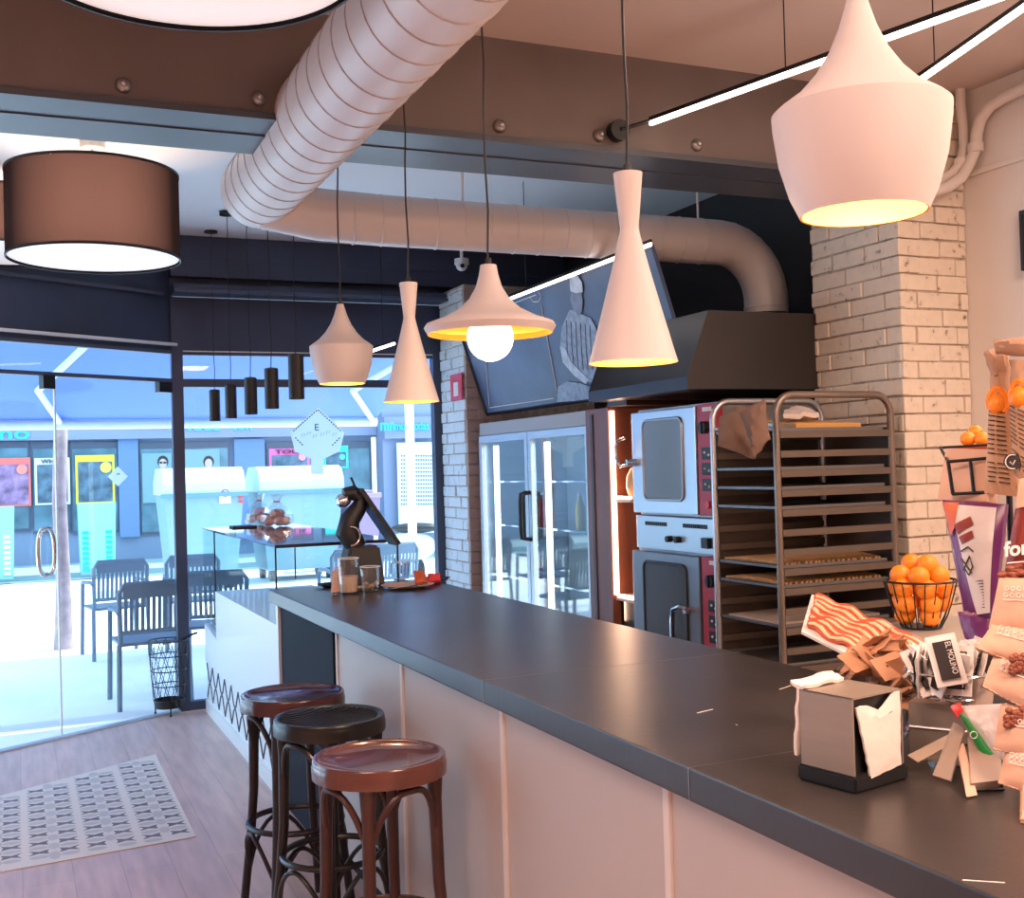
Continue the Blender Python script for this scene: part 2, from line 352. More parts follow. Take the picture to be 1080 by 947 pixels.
def dbox(bm, s0, s1, z0, z1, t=.01, off=0):
    return hexa(bm, [dpt(s0, z0, off-t/2), dpt(s1, z0, off-t/2), dpt(s1, z0, off+t/2), dpt(s0, z0, off+t/2), dpt(s0, z1, off-t/2), dpt(s1, z1, off-t/2), dpt(s1, z1, off+t/2), dpt(s0, z1, off+t/2)])
def ds(px):                                # where a photo column meets the door plane
    d = ray(px, 500); k = (DA-C0).dot(DN)/d.dot(DN); q = C0+d*k; return (q-DA).dot(DD)
S1 = ds(58)
struct('trim_door_header', dbox(B(), 0, 5.3, 2.47, CEIL, .10, -.05), M['dark_beam'])
bm = B(); dbox(bm, 0, 5.3, 2.50, 2.52, .03, .03); struct('trim_door_rail', bm, M['street_white'])
bm = B(); dbox(bm, .1, 5.3, 2.84, 2.862, .03, .03); struct('trim_door_rail_upper', bm, M['dark_beam2'])
d1 = struct('door_1', dbox(B(), .05, S1-.005, .02, 2.25, .012), M['glass'])
bm = B(); dbox(bm, .0, .14, 2.18, 2.25, .05); obj('hinge_patch', bm, M['blackmetal'], d1)
bm = B(); dbox(bm, S1-.012, S1-.002, .02, 2.25, .014); obj('glass_edge', bm, M['street_white'], d1)
d2 = struct('door_2', dbox(B(), S1+.005, S1+1.0, .02, 2.25, .012), M['glass'])
bm = B(); dbox(bm, S1-.0, S1+.08, 2.17, 2.26, .05); obj('hinge_patch', bm, M['blackmetal'], d2)
bm = B(); hs = ds(43)
hp = []
for k in range(28):
    t = 2*math.pi*k/28; cx, cz = math.cos(t), math.sin(t)
    hp.append(dpt(hs+.055*(abs(cx)**.7)*(1 if cx > 0 else -1), 1.165+.145*(abs(cz)**.8)*(1 if cz > 0 else -1), .045))
tube(bm, hp, .014, 10, closed=True); tube(bm, [dpt(hs, 1.30, .045), dpt(hs, 1.30, 0)], .01); tube(bm, [dpt(hs, 1.03, .045), dpt(hs, 1.03, 0)], .01)
obj('door_handle', bm, M['chrome'], d2, True)
d3 = struct('door_3', dbox(B(), S1+1.01, 5.2, .02, 2.25, .012), M['glass'])
bm = B(); dbox(bm, 0, 5.3, 2.25, 2.275, .05); dbox(bm, 0, 5.3, 2.445, 2.47, .05); struct('trim_door_transom', bm, M['dark_beam2'])
bm = B(); dbox(bm, .02, 5.3, 2.275, 2.445, .012); struct('window_2', bm, M['glass'])
# tiled inset in the floor
def tile_inset():
    bl, br, tr, tl = Vector((-.45, 5.10, 0)), Vector((.708, 5.21, 0)), Vector((.716, 6.862, 0)), Vector((-.45, 6.16, 0))
    bm = B(); prism(bm, [bl+Vector((0, 0, .001)), br+Vector((0, 0, .001)), tr+Vector((0, 0, .001)), tl+Vector((0, 0, .001))], (0, 0, .003))
    def q(pts, mi, z=.0046):
        ok = all(-.44 < p[0] < .70 and p[1] > 5.125+(p[0]+.45)*.095 and p[1] < 6.145+(p[0]+.45)*.60 for p in pts)
        if ok:
            f = bm.faces.new([bm.verts.new((p[0], p[1], z)) for p in pts]); f.material_index = mi
            if f.normal.z < 0: f.normal_flip()
    cw = .232
    for c in range(6):
        x1 = .708-c*cw; x0 = x1-cw; xc = (x0+x1)/2
        q([(x0-.0025, 5.14), (x0+.0025, 5.14), (x0+.0025, 6.2), (x0-.0025, 6.2)], 3, .0047)
        for k in range(15):
            y = 5.18+k*.132
            for s in (-1, 1):
                a = xc+s*.104; b = xc+s*.020; mx_ = (a+b)/2
                q([(a, y+.036), (mx_, y+.012), (b, y+.032), (b+s*.008, y), (b, y-.032), (mx_, y-.014), (a, y-.036), (a-s*.020, y)], 1)
                e = [(mx_+.040*math.cos(t), y+.066+.024*math.sin(t)) for t in [i*math.pi/6 for i in range(12)]]
                q(e, 2)
            e = [(xc+.024*math.cos(t), y+.066+(.046 if k % 3 else .056)*math.sin(t)) for t in [i*math.pi/6 for i in range(12)]]
            q(e, 2)
    for f in bm.faces: f.normal_update()
    bmesh.ops.recalc_face_normals(bm, faces=[f for f in bm.faces if f.material_index == 0])
    for f in bm.faces:
        if f.material_index and f.normal.z < 0: f.normal_flip()
    return struct('floor_tile_inset', bm, None, mats=[pm('cement_tile', (.80, .70, .64), .5), pm('tile_grey', (.17, .145, .15), .5), pm('tile_pale', (.58, .53, .52), .5), pm('tile_joint', (.16, .12, .12), .7)])
tile_inset()
struct('trim_threshold', dbox(B(), 0, 5.2, -.01, .012, .06), M['inox'])
# ================================================================ BAR COUNTER
CT = 1.04
root = thing('bar_counter', 'long bar counter with dark stone worktop over pale panels, running away to the window', 'bar counter', (1.5, 3, 0))
bm = B(); box(bm, 1.125, 1.935, .2, 5.56, CT-.062, CT, .004); obj('worktop', bm, M['stone'], root)
for y in (2.79, 1.79): obj('worktop_joint', box(B(), 1.1235, 1.936, y-.001, y+.001, CT-.06, CT+.0006), M['inox_dark'], root)
bm = B(); box(bm, 1.185, 1.90, .25, 4.52, .08, CT-.063); obj('front_panel', bm, M['counter_front'], root)
for y in (4.50, 3.66, 2.80, 1.965, 1.1): obj('panel_joint', box(B(), 1.1775, 1.19, y-.012, y+.012, .08, CT-.064, .003), M['seamlight'], root)
for l_ in ([(735, 752), (752, 748)], [(822, 727), (834, 723)], [(776, 764), (778, 765)], [(1015, 928), (1060, 931)]):
    obj('stone_vein', tube(B(), [P(x_, y_, 'z', CT) for x_, y_ in l_], .0009, 4), M['seamlight'], root)
bm = B(); box(bm, 1.17, 1.90, 4.52, 5.50, .0, CT-.063); obj('dark_end_panel', bm, M['navy_panel'], root)
bm = B(); box(bm, 1.155, 1.90, 5.50, 5.545, .0, CT-.063, .003); obj('white_end_trim', bm, M['case_white'], root)
bm = B(); box(bm, 1.22, 1.88, .25, 4.52, 0, .08); obj('plinth', bm, M['navy_panel'], root)
# ================================================================ DISPLAY CASE
root = thing('display_case', 'white glazed pastry display case with lattice base, beyond the bar end by the window', 'display case', (1.5, 6.7, 0))
X0, X1, Y0, Y1 = 1.166, 1.80, 5.58, 7.93
bm = B(); box(bm, X0, X1, Y0, 7.45, .345, .86, .004); obj('body_panel', bm, M['case_white'], root)
bm = B(); prism(bm, [(X0, 7.45, .345), (X0, Y1, .345), (X0, Y1, .60), (X0, 7.45, .55)], (X1-X0, 0, 0)); obj('low_body_panel', bm, M['case_white'], root)
bm = B(); box(bm, X0+.012, X1, Y0, Y1, .085, .345); obj('base_panel', bm, M['case_white'], root)
bm = B()
n = 10; dy = (Y1-Y0)/n
for k in range(n):
    a = Y0+k*dy
    for s in (0, 1):
        p0 = Vector((X0+.010, a, .10 if s else .33)); p1 = Vector((X0+.010, a+dy, .33 if s else .10))
        c1 = p0.lerp(p1, .33)+Vector((0, 0, .02 if s else -.02)); tube(bm, [p0, c1, p0.lerp(p1, .67)+Vector((0, 0, -.02 if s else .02)), p1], .0045, 6)
obj('lattice', bm, M['dark_beam'], root)
bm = B(); box(bm, X0-.005, X1, Y0, Y1, 0, .085, .003); obj('kickboard', bm, M['case_white'], root)
bm = B(); box(bm, X0, X1, Y0, Y1, 1.238, 1.25, .002); obj('glass_top', bm, M['casetop'], root)
bm = B(); box(bm, X0, X0+.006, Y0, 7.45, .86, 1.238); box(bm, X0, X0+.006, 7.45, Y1, .60, 1.238); obj('front_glass', bm, M['caseglass'], root)
for ya_, z_ in ((Y0, .86), (Y1-.006, .60)): obj('side_glass', box(B(), X0+.01, X1-.01, ya_, ya_+.006, z_, 1.238), M['caseglass'], root)
bm = B()
for x, y in ((X0+.003, Y0+.003), (X1-.003, Y0+.003), (X1-.2, Y0+.003), (X0+.003, 7.45), (X1-.003, Y1-.003)): box(bm, x-.004, x+.004, y-.004, y+.004, .86, 1.238)
for y in (Y0+.002,): box(bm, X0, X1, y-.003, y+.003, 1.236, 1.252)
obj('glass_edge_trim', bm, M['blackmetal'], root)
bm = B(); box(bm, X0+.03, X1-.02, 7.5, Y1-.03, .60, .612); obj('shelf', bm, M['inox'], root)
rnd = random.Random(5)
first = None
for k in range(9):
    x = 1.26+.14*(k % 3); y = 7.56+.12*(k//3)
    if first is None:
        first = thing('pastry', 'golden pastry inside the display case, nearest row, customer side', 'pastry', (x, y, .612), 0, 'pastries inside the display case')
        bm = B(); tube(bm, [(-.05, -.01, .02), (-.03, .012, .03), (0, .02, .034), (.03, .012, .03), (.05, -.01, .02)], [.008, .02, .028, .02, .008], 10); obj('crust', bm, M['bread'], first, True, world=False)
    else: dup(first, (x, y, .612), rnd.uniform(0, 3), 'golden pastry inside the display case, %s row, %s' % (['nearest', 'middle', 'farthest'][k//3], ['customer side', 'centre', 'bar staff side'][k % 3]))
# bags of pastries on top of the case
def cello_bag(c, r, label, seed):
    t = thing('pastry_bag', label, 'bag', c, 0, 'bags of pastries on the display case')
    rn = random.Random(seed)
    bm = B()
    for k in range(9):
        a = k*2.4; rr = r*.55*(1 if k < 6 else .3); z = .035 if k < 6 else .085
        ball(bm, (rr*math.cos(a), rr*math.sin(a), z), .04, 10, (1, 1, .8))
    obj('pastries', bm, M['bread_pink'], t, True, world=False)
    bm = B(); prof = [(r*.9, 0), (r*1.05, .03), (r*.98, .08), (r*.6, .13), (r*.15, .165), (r*.42, .215)]
    lathe(bm, prof, seg=18)
    for v in bm.verts: v.co += Vector((rn.uniform(-1, 1), rn.uniform(-1, 1), rn.uniform(-.6, .6)))*.007
    obj('clear_wrap', bm, glassmat('cellophane', (.95, .95, .97), .22, .12, False), t, world=False)
    bm = B(); tube(bm, arc((0, 0, .165), r*.17, 0, 2*math.pi, 10)[:-1], .005, 6, closed=True); obj('tie', bm, M['redsign'], t, world=False)
M['bread_pink'] = pm('glazed_bun', (.70, .34, .26), .5, noise=.3, nscale=18)
p = P(274, 552, 'z', 1.25); cello_bag((p.x, p.y, 1.25), .105, 'clear bag of buns on the glass case top, the left one', 1)
p = P(287, 555, 'z', 1.25); cello_bag((p.x+.03, p.y-.02, 1.25), .105, 'clear bag of buns on the glass case top, the right one nearest the bar', 2)
p = P(252, 556, 'z', 1.25)
t = tag(obj('serving_tray', box(B(), p.x-.06, p.x+.10, p.y-.12, p.y+.04, 1.25, 1.262, .004), M['black']), 'small black tray at the far left of the glass case top', 'tray')
# slicer style machine on the bar end
mc = thing('citrus_juicer', 'black bar machine with arched neck and slanted back plate at the far bar end', 'juicer', (1.56, 5.40, CT))
bm = B(); a = Vector((-.13, 0, 0))
hexa(bm, [(-.13, -.08, 0), (.09, -.08, 0), (.09, .09, 0), (-.13, .09, 0), (-.08, -.06, .20), (.07, -.06, .20), (.07, .07, .20), (-.08, .07, .20)]); bmesh.ops.bevel(bm, geom=bm.edges[:], offset=.012, segments=2, affect='EDGES')
obj('base', bm, M['black'], mc, world=False)
bm = B(); tube(bm, [(-.03, 0, .19), (-.075, 0, .27), (-.06, 0, .33), (-.02, 0, .38), (-.0, 0, .43), (-.045, 0, .46), (-.09, 0, .455)], [.05, .06, .05, .042, .04, .038, .030], 14); obj('neck', bm, M['black'], mc, True, world=False)
bm = B(); slab(bm, [(-.02, -.075, .475), (-.02, .075, .475), (.165, .075, .20), (.165, -.075, .20)], .022); obj('back_plate', bm, M['black'], mc, world=False)
bm = B(); lathe(bm, [(.0, -.03), (.026, -.02), (.036, 0), (.03, .03), (.012, .05)], (0, 0, 0), 16)
bmesh.ops.rotate(bm, matrix=Matrix.Rotation(R(70), 3, 'Y'), verts=bm.verts[:]); bmesh.ops.translate(bm, vec=(-.10, 0, .42), verts=bm.verts[:]); obj('press_cup', bm, M['chrome'], mc, True, world=False)
bm = B(); tube(bm, [(-.02, 0, .46), (-.05, 0, .535)], .006, 8); obj('lever', bm, M['black'], mc, world=False)
bm = B(); tube(bm, arc((-.075, -.062, .25), .045, -1.6, 1.6, 10, 'xz'), .006, 8); obj('side_ring', bm, M['chrome'], mc, True, world=False)
# ================================================================ BAR STOOLS
def make_stool(label, ms, ml, loc, rz, rad, h, ringed):
    t = thing('bar_stool', label, 'bar stool', loc, rz, 'bentwood bar stools at the counter')
    bm = B(); lathe(bm, [(0, -.012), (rad*.6, -.011), (rad*.86, -.004), (rad*.90, .001), (rad*.93, .004), (rad*.985, .004), (rad, 0), (rad, -.008)], (0, 0, h), 56)
    if ringed:
        for k in range(-8, 9):
            v = rad*.1*k; c_ = math.sqrt(max(0, (rad*.86)**2-v*v)); tube(bm, [(c_*(u-.5)*2, v, h-.011+.008*max(0, (math.hypot(c_*(u-.5)*2, v)/rad-.6)/.26)*1.0) for u in [i/8 for i in range(9)]], .0042, 6)
    obj('seat', bm, ms, t, True, world=False)
    bm = B(); lathe(bm, [(rad, -.008), (rad+.003, -.02), (rad+.002, -.048), (rad-.02, -.052), (rad-.03, -.03), (rad-.03, -.012)], (0, 0, h), 56); obj('seat_rim', bm, ms, t, True, world=False)
    for k in range(4):
        a = R(45+90*k); ca, sa = math.cos(a), math.sin(a)
        bm = B(); pts = [(rad*f*ca, rad*f*sa, z) for f, z in ((.84, h-.02), (.83, h-.12), (.86, h-.35), (.93, .30), (1.12, .02), (1.16, 0))]
        tube(bm, pts, [.024, .019, .017, .016, .0155, .017], 12); obj('leg', bm, ml, t, True, world=False)
    for k in range(4):                      # bentwood arches between legs
        a0 = R(45+90*k); a1 = a0+R(90); bm = B(); pts = []
        for i in range(15):
            u = i/14; aa = a0+(a1-a0)*u; z = h-.065-.16*(abs(2*u-1)**2.6); rr = rad*(.82+.04*(1-abs(2*u-1)))
            if i in (0, 14): rr = rad*.83
            pts.append((rr*math.cos(aa), rr*math.sin(aa), z))
        tube(bm, pts, .0095, 8); obj('arch_brace', bm, ml, t, True, world=False)
    bm = B(); tube(bm, arc((0, 0, .34), rad*.90, 0, 2*math.pi, 36)[:-1], .011, 8, closed=True); obj('foot_ring', bm, ml, t, True, world=False)
    for k in range(4):
        a0 = R(45+90*k); a1 = a0+R(90); bm = B(); pts = []
        for i in range(13):
            u = i/12; aa = a0+(a1-a0)*u; z = .32-.16*(abs(2*u-1)**2); rr = rad*(.90+.08*abs(2*u-1))
            pts.append((rr*math.cos(aa), rr*math.sin(aa), z))
        tube(bm, pts, .008, 8); obj('lower_brace', bm, ml, t, True, world=False)
    return t
make_stool('reddish brown bentwood bar stool with a glossy seat, nearest of the three', M['stool_red'], M['stool_redleg'], (.925, 3.09, 0), R(16), .187, .80, False)
make_stool('black bentwood bar stool with a ribbed seat, between the two reddish stools', M['stool_black'], M['stool_black'], (.945, 3.72, 0), R(28), .183, .79, True)
make_stool('dark plum bentwood bar stool, farthest of the three and nearest the window', M['stool_plum'], M['stool_plumleg'], (.915, 4.13, 0), R(10), .187, .80, False)
# ================================================================ LAMPS
def cord(t, x, y, z0, z1, r=.003):
    bm = B(); n = 8; pts = [(0, 0, 0)]
    pts = [(.004*math.sin(k*1.9), 0.003*math.cos(k*1.3), z0+(z1-z0)*k/n) for k in range(n+1)]
    tube(bm, pts, r, 6); obj('cord', bm, M['black'], t, world=False)
    bm = B(); lathe(bm, [(.0, .0), (.045, 0), (.045, -.022), (.0, -.024)], (0, 0, z1), 20); obj('ceiling_rose', bm, M['black'], t, world=False)
def pendant(kind, loc, label, s=1.0, watt=8):
    t = thing('pendant_lamp', label, 'pendant lamp', loc, 0, 'white pendant lamps over the bar')
    if kind == 'fat': prof = [(.086, 0), (.100, .03), (.113, .075), (.120, .125), (.121, .143), (.112, .151), (.085, .170), (.060, .197), (.040, .228), (.026, .26), (.016, .293), (.013, .305)]
    elif kind == 'tall': prof = [(.0945, 0), (.088, .022), (.064, .11), (.040, .20), (.021, .278), (.0195, .288), (.024, .33), (.031, .404)]
    else: prof = [(.170, .002), (.180, .020), (.174, .030), (.130, .046), (.085, .070), (.055, .098), (.036, .130), (.026, .165), (.022, .19)]
    prof = [(r*s, z*s) for r, z in prof]
    bm = B(); lathe(bm, prof, seg=56)
    top = prof[-1]; c = [bm.verts.new((top[0]*math.cos(2*math.pi*k/24)*.999, top[0]*math.sin(2*math.pi*k/24)*.999, top[1])) for k in range(24)]; bm.faces.new(c)
    obj('shade', bm, M['lampwhite'], t, True, world=False)
    bm = B(); lathe(bm, [(max(r-.003, .006), z+(.001 if i == 0 else 0)) for i, (r, z) in enumerate(prof[:-1])], seg=56)
    lathe(bm, [(prof[0][0], prof[0][1]), (prof[0][0]-.003, prof[0][1]+.001)], seg=56)
    obj('gold_lining', bm, M['gold'], t, True, world=False)['label'] = 'gold inner lining'
    zt = prof[-1][1]
    bm = B(); tube(bm, [(0, 0, zt-.004), (0, 0, zt+.018)], .009, 12); obj('cord_grip', bm, M['black'], t, world=False)
    if kind == 'fat': bz, br = .085, .034
    elif kind == 'tall': bz, br = .07, .030
    else: bz, br = -.008, .064
    bm = B(); ball(bm, (0, 0, bz*s), br, 24)
    obj('bulb', bm, M['globe' if kind == 'wide' else 'bulb'], t, True, world=False)
    if kind != 'wide':
        bm = B(); tube(bm, [(0, 0, bz+br*.8), (0, 0, bz+.07)], .014, 10); obj('socket', bm, M['black'], t, world=False)
    cord(t, 0, 0, zt+.016, CEIL-loc[2])
    l = bpy.data.lights.new('pendant_bulb', 'POINT'); l.energy = watt; l.color = (1, .70, .45); l.shadow_soft_size = br
    lo = bpy.data.objects.new('pendant_bulb', l); COL.objects.link(lo); lo.location = (loc[0], loc[1], loc[2]+(bz*s-br-.008 if kind != 'wide' else -.085))
    return t
p = Q(911, 226, 1.57); t = pendant('fat', (p.x, p.y, p.z), 'large white bowl shaped pendant with a gold inside, nearest over the bar, upper right', 1.0, 16)
p = Q(668, 383, 2.40); pendant('tall', (p.x, p.y, p.z), 'tall white hourglass pendant in front of the dark extractor hood', 1.0, 9)
p = Q(517, 353, 3.08); pendant('wide', (p.x, p.y, p.z), 'wide white brimmed pendant with a big round glowing globe', 1.0, 12)
p = Q(434, 424, 3.83); pendant('tall', (p.x, p.y, p.z), 'white hourglass pendant in front of the shop window, left of the brimmed one', 1.0, 5)
p = Q(361, 405, 4.32); pendant('fat', (p.x, p.y, p.z), 'small looking white bowl pendant farthest along the bar, beside the black tubes', 1.0, 5)
first = None
tubes = [(313, 421, 5.25), (287, 431, 5.85), (265, 437, 6.45), (244, 441, 7.05), (227, 444, 7.6)]
names = ['black tube pendant nearest the bar, largest in the row of five', 'black tube pendant, second from the right in the row', 'black tube pendant, middle of the row of five', 'black tube pendant, second from the left in the row', 'black tube pendant nearest the glass doors, smallest of the row']
for (px, py, d), nm in zip(tubes, names):
    p = Q(px, py, d)
    if first is None:
        first = thing('tube_pendant', nm, 'pendant lamp', p, 0, 'black tube pendants over the display case')
        bm = B(); lathe(bm, [(.030, .004), (.036, 0), (.036, .205), (.030, .21), (.012, .213)], seg=28, capt=True); obj('tube_shade', bm, M['black'], first, True, world=False)
        bm = B(); lathe(bm, [(.0, .004), (.030, .004)], seg=24); obj('lamp_lens', bm, pm('tube_lens', (.8, .8, .8), .4, emit=(1, .9, .8), es=.5), first, world=False)
        cord(first, 0, 0, .21, CEIL-1.96, .0025)
    else: dup(first, (p.x, p.y, p.z), 0, nm)
def drum(loc, label, r=.40, h=.41, e=14):
    t = thing('drum_lamp', label, 'drum lamp', loc, 0, 'large black drum lamps')
    bm = B(); lathe(bm, [(r, 0), (r, h)], seg=72); obj('lamp_shade', bm, M['fabric'], t, True, world=False)
    bm = B()
    for z in (.006, h-.004): lathe(bm, [(r-.004, z-.006), (r+.003, z-.006), (r+.003, z+.006), (r-.004, z+.006)], seg=72)
    obj('rim', bm, M['black'], t, True, world=False)
    bm = B(); lathe(bm, [(0, .012), (r-.006, .012)], seg=72); obj('diffuser', bm, M['diffuser'], t, world=False)['label'] = 'white round diffuser'
    bm = B(); ball(bm, (0, 0, h*.5), .05, 16); obj('bulb', bm, M['bulb'], t, True, world=False)
    top = CEIL-loc[2]
    bm = B(); tube(bm, [(0, 0, h*.5+.04), (0, 0, top)], .008, 8)
    for a in (0, 1, 2): tube(bm, [(0, 0, h-.01), (r*math.cos(a*2.094), r*math.sin(a*2.094), h-.01)], .003, 6)
    obj('stem', bm, M['white_pl'], t, world=False)
    bm = B(); lathe(bm, [(0, -.045), (.055, -.045), (.06, -.04), (.06, 0)], (0, 0, top), 24); obj('ceiling_rose', bm, M['white_pl'], t, world=False)
    l = bpy.data.lights.new('drum_bulb', 'POINT'); l.energy = e; l.color = (1, .74, .55); l.shadow_soft_size = .06
    lo = bpy.data.objects.new('drum_bulb', l); COL.objects.link(lo); lo.location = (loc[0], loc[1], loc[2]+h*.5)
    return t
p = Q(100, 274, 5.5); drum((p.x, p.y, p.z), 'black drum lamp glowing brown, hanging in front of the beam at the left', .40, .42, 34)
p = Q(-4, 268, 6.35); drum((p.x, p.y, p.z), 'second black drum lamp cut off by the left edge, behind the other drum', .40, .32, 24)
p = Q(199, -37, 2.62); drum((p.x, p.y, p.z), 'huge drum lamp at the top edge seen from below, white diffuser with black rim', .40, .40, 24)
# ================================================================ DUCTS
dr = thing('ventilation_duct', 'wide pale spiral duct running overhead towards the window', 'duct', (1.02, 3, 2.9))
pA = P(266, 209, 'y', 5.23); ax, az = pA.x, pA.z; ra = .165
bm = B(); tube(bm, [(ax, y, az) for y in (-2.5, 5.10)], ra, 48); 
lathe(bm, [(ra*math.cos(a), ra*math.sin(a)*.62) for a in [i*R(90)/8 for i in range(9)]], (0, 0, 0), 48)
for v in bm.verts:
    if v.co.z < 1: v.co = Vector((ax+v.co.x, 5.10+v.co.z, az+v.co.y))
obj('spiral_pipe', bm, M['duct'], dr, True)
bm = B(); pts = []
y = -2.0; 
while y < 5.02:
    k = (y+2.0)/.15; t_ = 2*math.pi*k; pts.append((ax+(ra+.0005)*math.cos(t_), y, az+(ra+.0005)*math.sin(t_))); y += .15/28
tube(bm, pts, .0032, 5); obj('spiral_seam', bm, M['seam'], dr, True)
for y in (3.6, 1.2): obj('hanger_rod', tube(B(), [(ax-.02, y, az+ra-.002), (ax-.02, y, CEIL)], .003, 6), M['white_pl'], dr)
db = thing('extraction_duct', 'narrower pale duct crossing to the right and bending down into the hood', 'duct', (2.3, 5.2, 2.8))
rb = .118; bz = P(700, 252, 'y', 5.05).z; hx = P(808, 320, 'y', 5.05).x; by = 5.05
HT = P(808, 327, 'y', 5.05).z-.02
bm = B(); path = [(ax+.02, by, az-.06), (ax+.25, by, bz+.01)]+[(x, by, bz) for x in (1.6, 2.2, 2.8, hx-.30)]+[(hx-.30+.30*math.sin(a), by, bz-.30+.30*math.cos(a)) for a in [R(12*k) for k in range(1, 8)]]+[(hx, by, bz-.30), (hx, by, HT)]
tube(bm, path, rb, 36); obj('duct_pipe', bm, M['duct'], db, True)
for x in [1.45+.135*k for k in range(16)]:
    if x < hx-.28: bm = B(); obj('seam_ring', tube(bm, [(x+.02*math.cos(t), by+(rb+.001)*math.cos(t), bz+(rb+.001)*math.sin(t)) for t in [2*math.pi*k/28 for k in range(28)]], .003, 5, closed=True), M['duct'], db, True)
for z in (bz-.34, HT+.03): obj('seam_ring', tube(B(), arc((hx, by, z), rb+.001, 0, 2*math.pi, 28)[:-1], .003, 5, closed=True), M['duct'], db, True)
for x in (hx-.42, 2.0): obj('hanger_rod', tube(B(), [(x, by, bz+rb-.003), (x, by, CEIL)], .006, 8), M['white_pl'], db)
# bolts on the beam face
first = None
bx = [(130, 90), (273, 104), (405, 120), (527, 133), (632, 143), (735, 153)]
nth = ['farthest left, above the drum lamp', 'just left of the wide duct', 'just right of the wide duct', 'right of the brimmed lamp cord', 'beside the round LED bracket', 'right of the round LED bracket']
for (px, py), nn in zip(bx, nth):
    p = P(px, py, 'y', 3.955); nm = 'round bolt head low on the brown beam, '+nn
    if first is None:
        first = thing('beam_bolt', nm, 'bolt', (p.x, 3.96, p.z), 0, 'round bolts on the beam')
        bm = B(); ball(bm, (0, 0, 0), .027, 14, (1, .9, 1)); obj('dome_nut', bm, M['inox_dark'], first, True, world=False)
        bm = B(); ball(bm, (0, -.024, 0), .011, 10); obj('bolt_tip', bm, M['inox'], first, True, world=False)
    else: dup(first, (p.x, 3.96, p.z), 0, nm)
# ================================================================ LED LINES
def led(a, b, label, hang=(), r=.011, extra=None):
    r *= .85
    a, b = Vector(a), Vector(b); t = thing('led_line_light', label, 'LED strip light', a, 0, 'slim LED line lights')
    d = (b-a).normalized(); u = d.cross(Vector((0, 0, 1))).normalized(); v = Vector((0, 0, 1))
    def bar(w0, z0, z1):
        return hexa(B(), [a+u*-w0+v*z0, b+u*-w0+v*z0, b+u*w0+v*z0, a+u*w0+v*z0, a+u*-w0+v*z1, b+u*-w0+v*z1, b+u*w0+v*z1, a+u*w0+v*z1])
    obj('profile', bar(r, 0, .016), M['blackmetal'], t); o = obj('light_strip', bar(r*.9, -.016, -.0005), M['led'], t); o['label'] = 'glowing white strip'
    for s in hang:
        q = a.lerp(b, s); bm = B(); tube(bm, [q+Vector((0, 0, .01)), Vector((q.x, q.y, CEIL))], .0025, 6); obj('hanger_wire', bm, M['black'], t)
    return t
s1a = P(686, 128, 'z', 2.975); V = Vector((2.86, 2.30, 2.975)); s1b = P(1040, 0, 'z', 2.975); s1e = s1a+(s1b-s1a)*1.35
t = led(s1a, s1e, 'long LED line at upper right reaching the round bracket on the beam', (.35, .9))
c = P(652, 138, 'y', 3.93)
bm = B(); tube(bm, [c+Vector((0, .02, 0)), c+Vector((0, -.02, 0))], .042, 24); obj('round_bracket', bm, M['black'], t, True)
bm = B(); tube(bm, [c+Vector((0, -.02, 0)), s1a+Vector((.0, 0, .004))], .007, 8); obj('bracket_arm', bm, M['blackmetal'], t)
s2a = P(935, 107, 'z', 3.0); s2b = P(1080, 5, 'z', 3.0); led(s2a, s2a+(s2b-s2a)*1.35, 'LED line behind the big bowl pendant running to the right edge', (.3, .9))
s3a = P(537, 314, 'x', 2.72); s3b = P(760, 226, 'x', 2.72); s3b = s3a+(P(645, 272, 'x', 2.72)-s3a)*1.30
led(s3a, s3b, 'LED line crossing in front of the baker picture', (.15, .92), .006)
a = P(392, 369, 'y', 7.7); b = P(416, 361, 'y', 7.5); led(a, b, 'short glowing line standing for a reflection in the shop window, between two white pendants', (.5,))  # added glowing bar in place of a reflection in the window glass
# ================================================================ PICTURE OF THE BAKER
pic = thing('baker_picture', 'large dark blue wall picture of a baker in a white cap, leaning over the fridge', 'picture', (3.1, 6.1, 2.0))
Zb, Zt = 1.985, 2.74; lean = (3.10-2.86)/(Zt-Zb); LEANZT = Zt
def pp(y, z, off=0): return Vector((3.10-lean*(z-Zb)-off, y, z))
def onpic(px, py, off=.0):      # photo point on the leaning picture plane
    d = ray(px, py); n = Vector((1, 0, lean)); k = (Vector((3.10-off, 0, Zb))-C0).dot(n)/d.dot(n); return C0+d*k
yl, yr = 7.46, onpic(706, 325).y; Zt = onpic(600, 290).z; yn = 5.50; zn = 2.24
bm = B(); prism(bm, [pp(yl, Zb), pp(yl, Zt), pp(yr, Zt), pp(yr, zn), pp(yn, zn), pp(yn, Zb)], (.02, 0, .006)); obj('canvas', bm, pm('blue_print', (.07, .10, .20), .45, noise=.4, nscale=1.3), pic)
bm = B(); 
for a, b in (((yl, Zb), (yl, Zt)), ((yl, Zb), (yn, Zb)), ((yl, Zt), (yr, Zt))): tube(bm, [pp(*a, .004), pp(*b, .004)], .012, 4)
obj('frame', bm, M['blackmetal'], pic)
bm = B(); lines = [[(510, 345), (516, 428)], [(516, 430), (584, 420)], [(588, 416), (571, 322)], [(565, 311), (536, 322)], [(510, 345), (505, 330)]]
for l in lines: tube(bm, [onpic(x, y, .004) for x, y in l], .0035, 5)
tube(bm, [onpic(565+6*math.cos(t), 313+6*math.sin(t), .004) for t in (3, 2, 1, 0, -1)], .003, 5)
obj('line_border', bm, M['whitef'], pic)
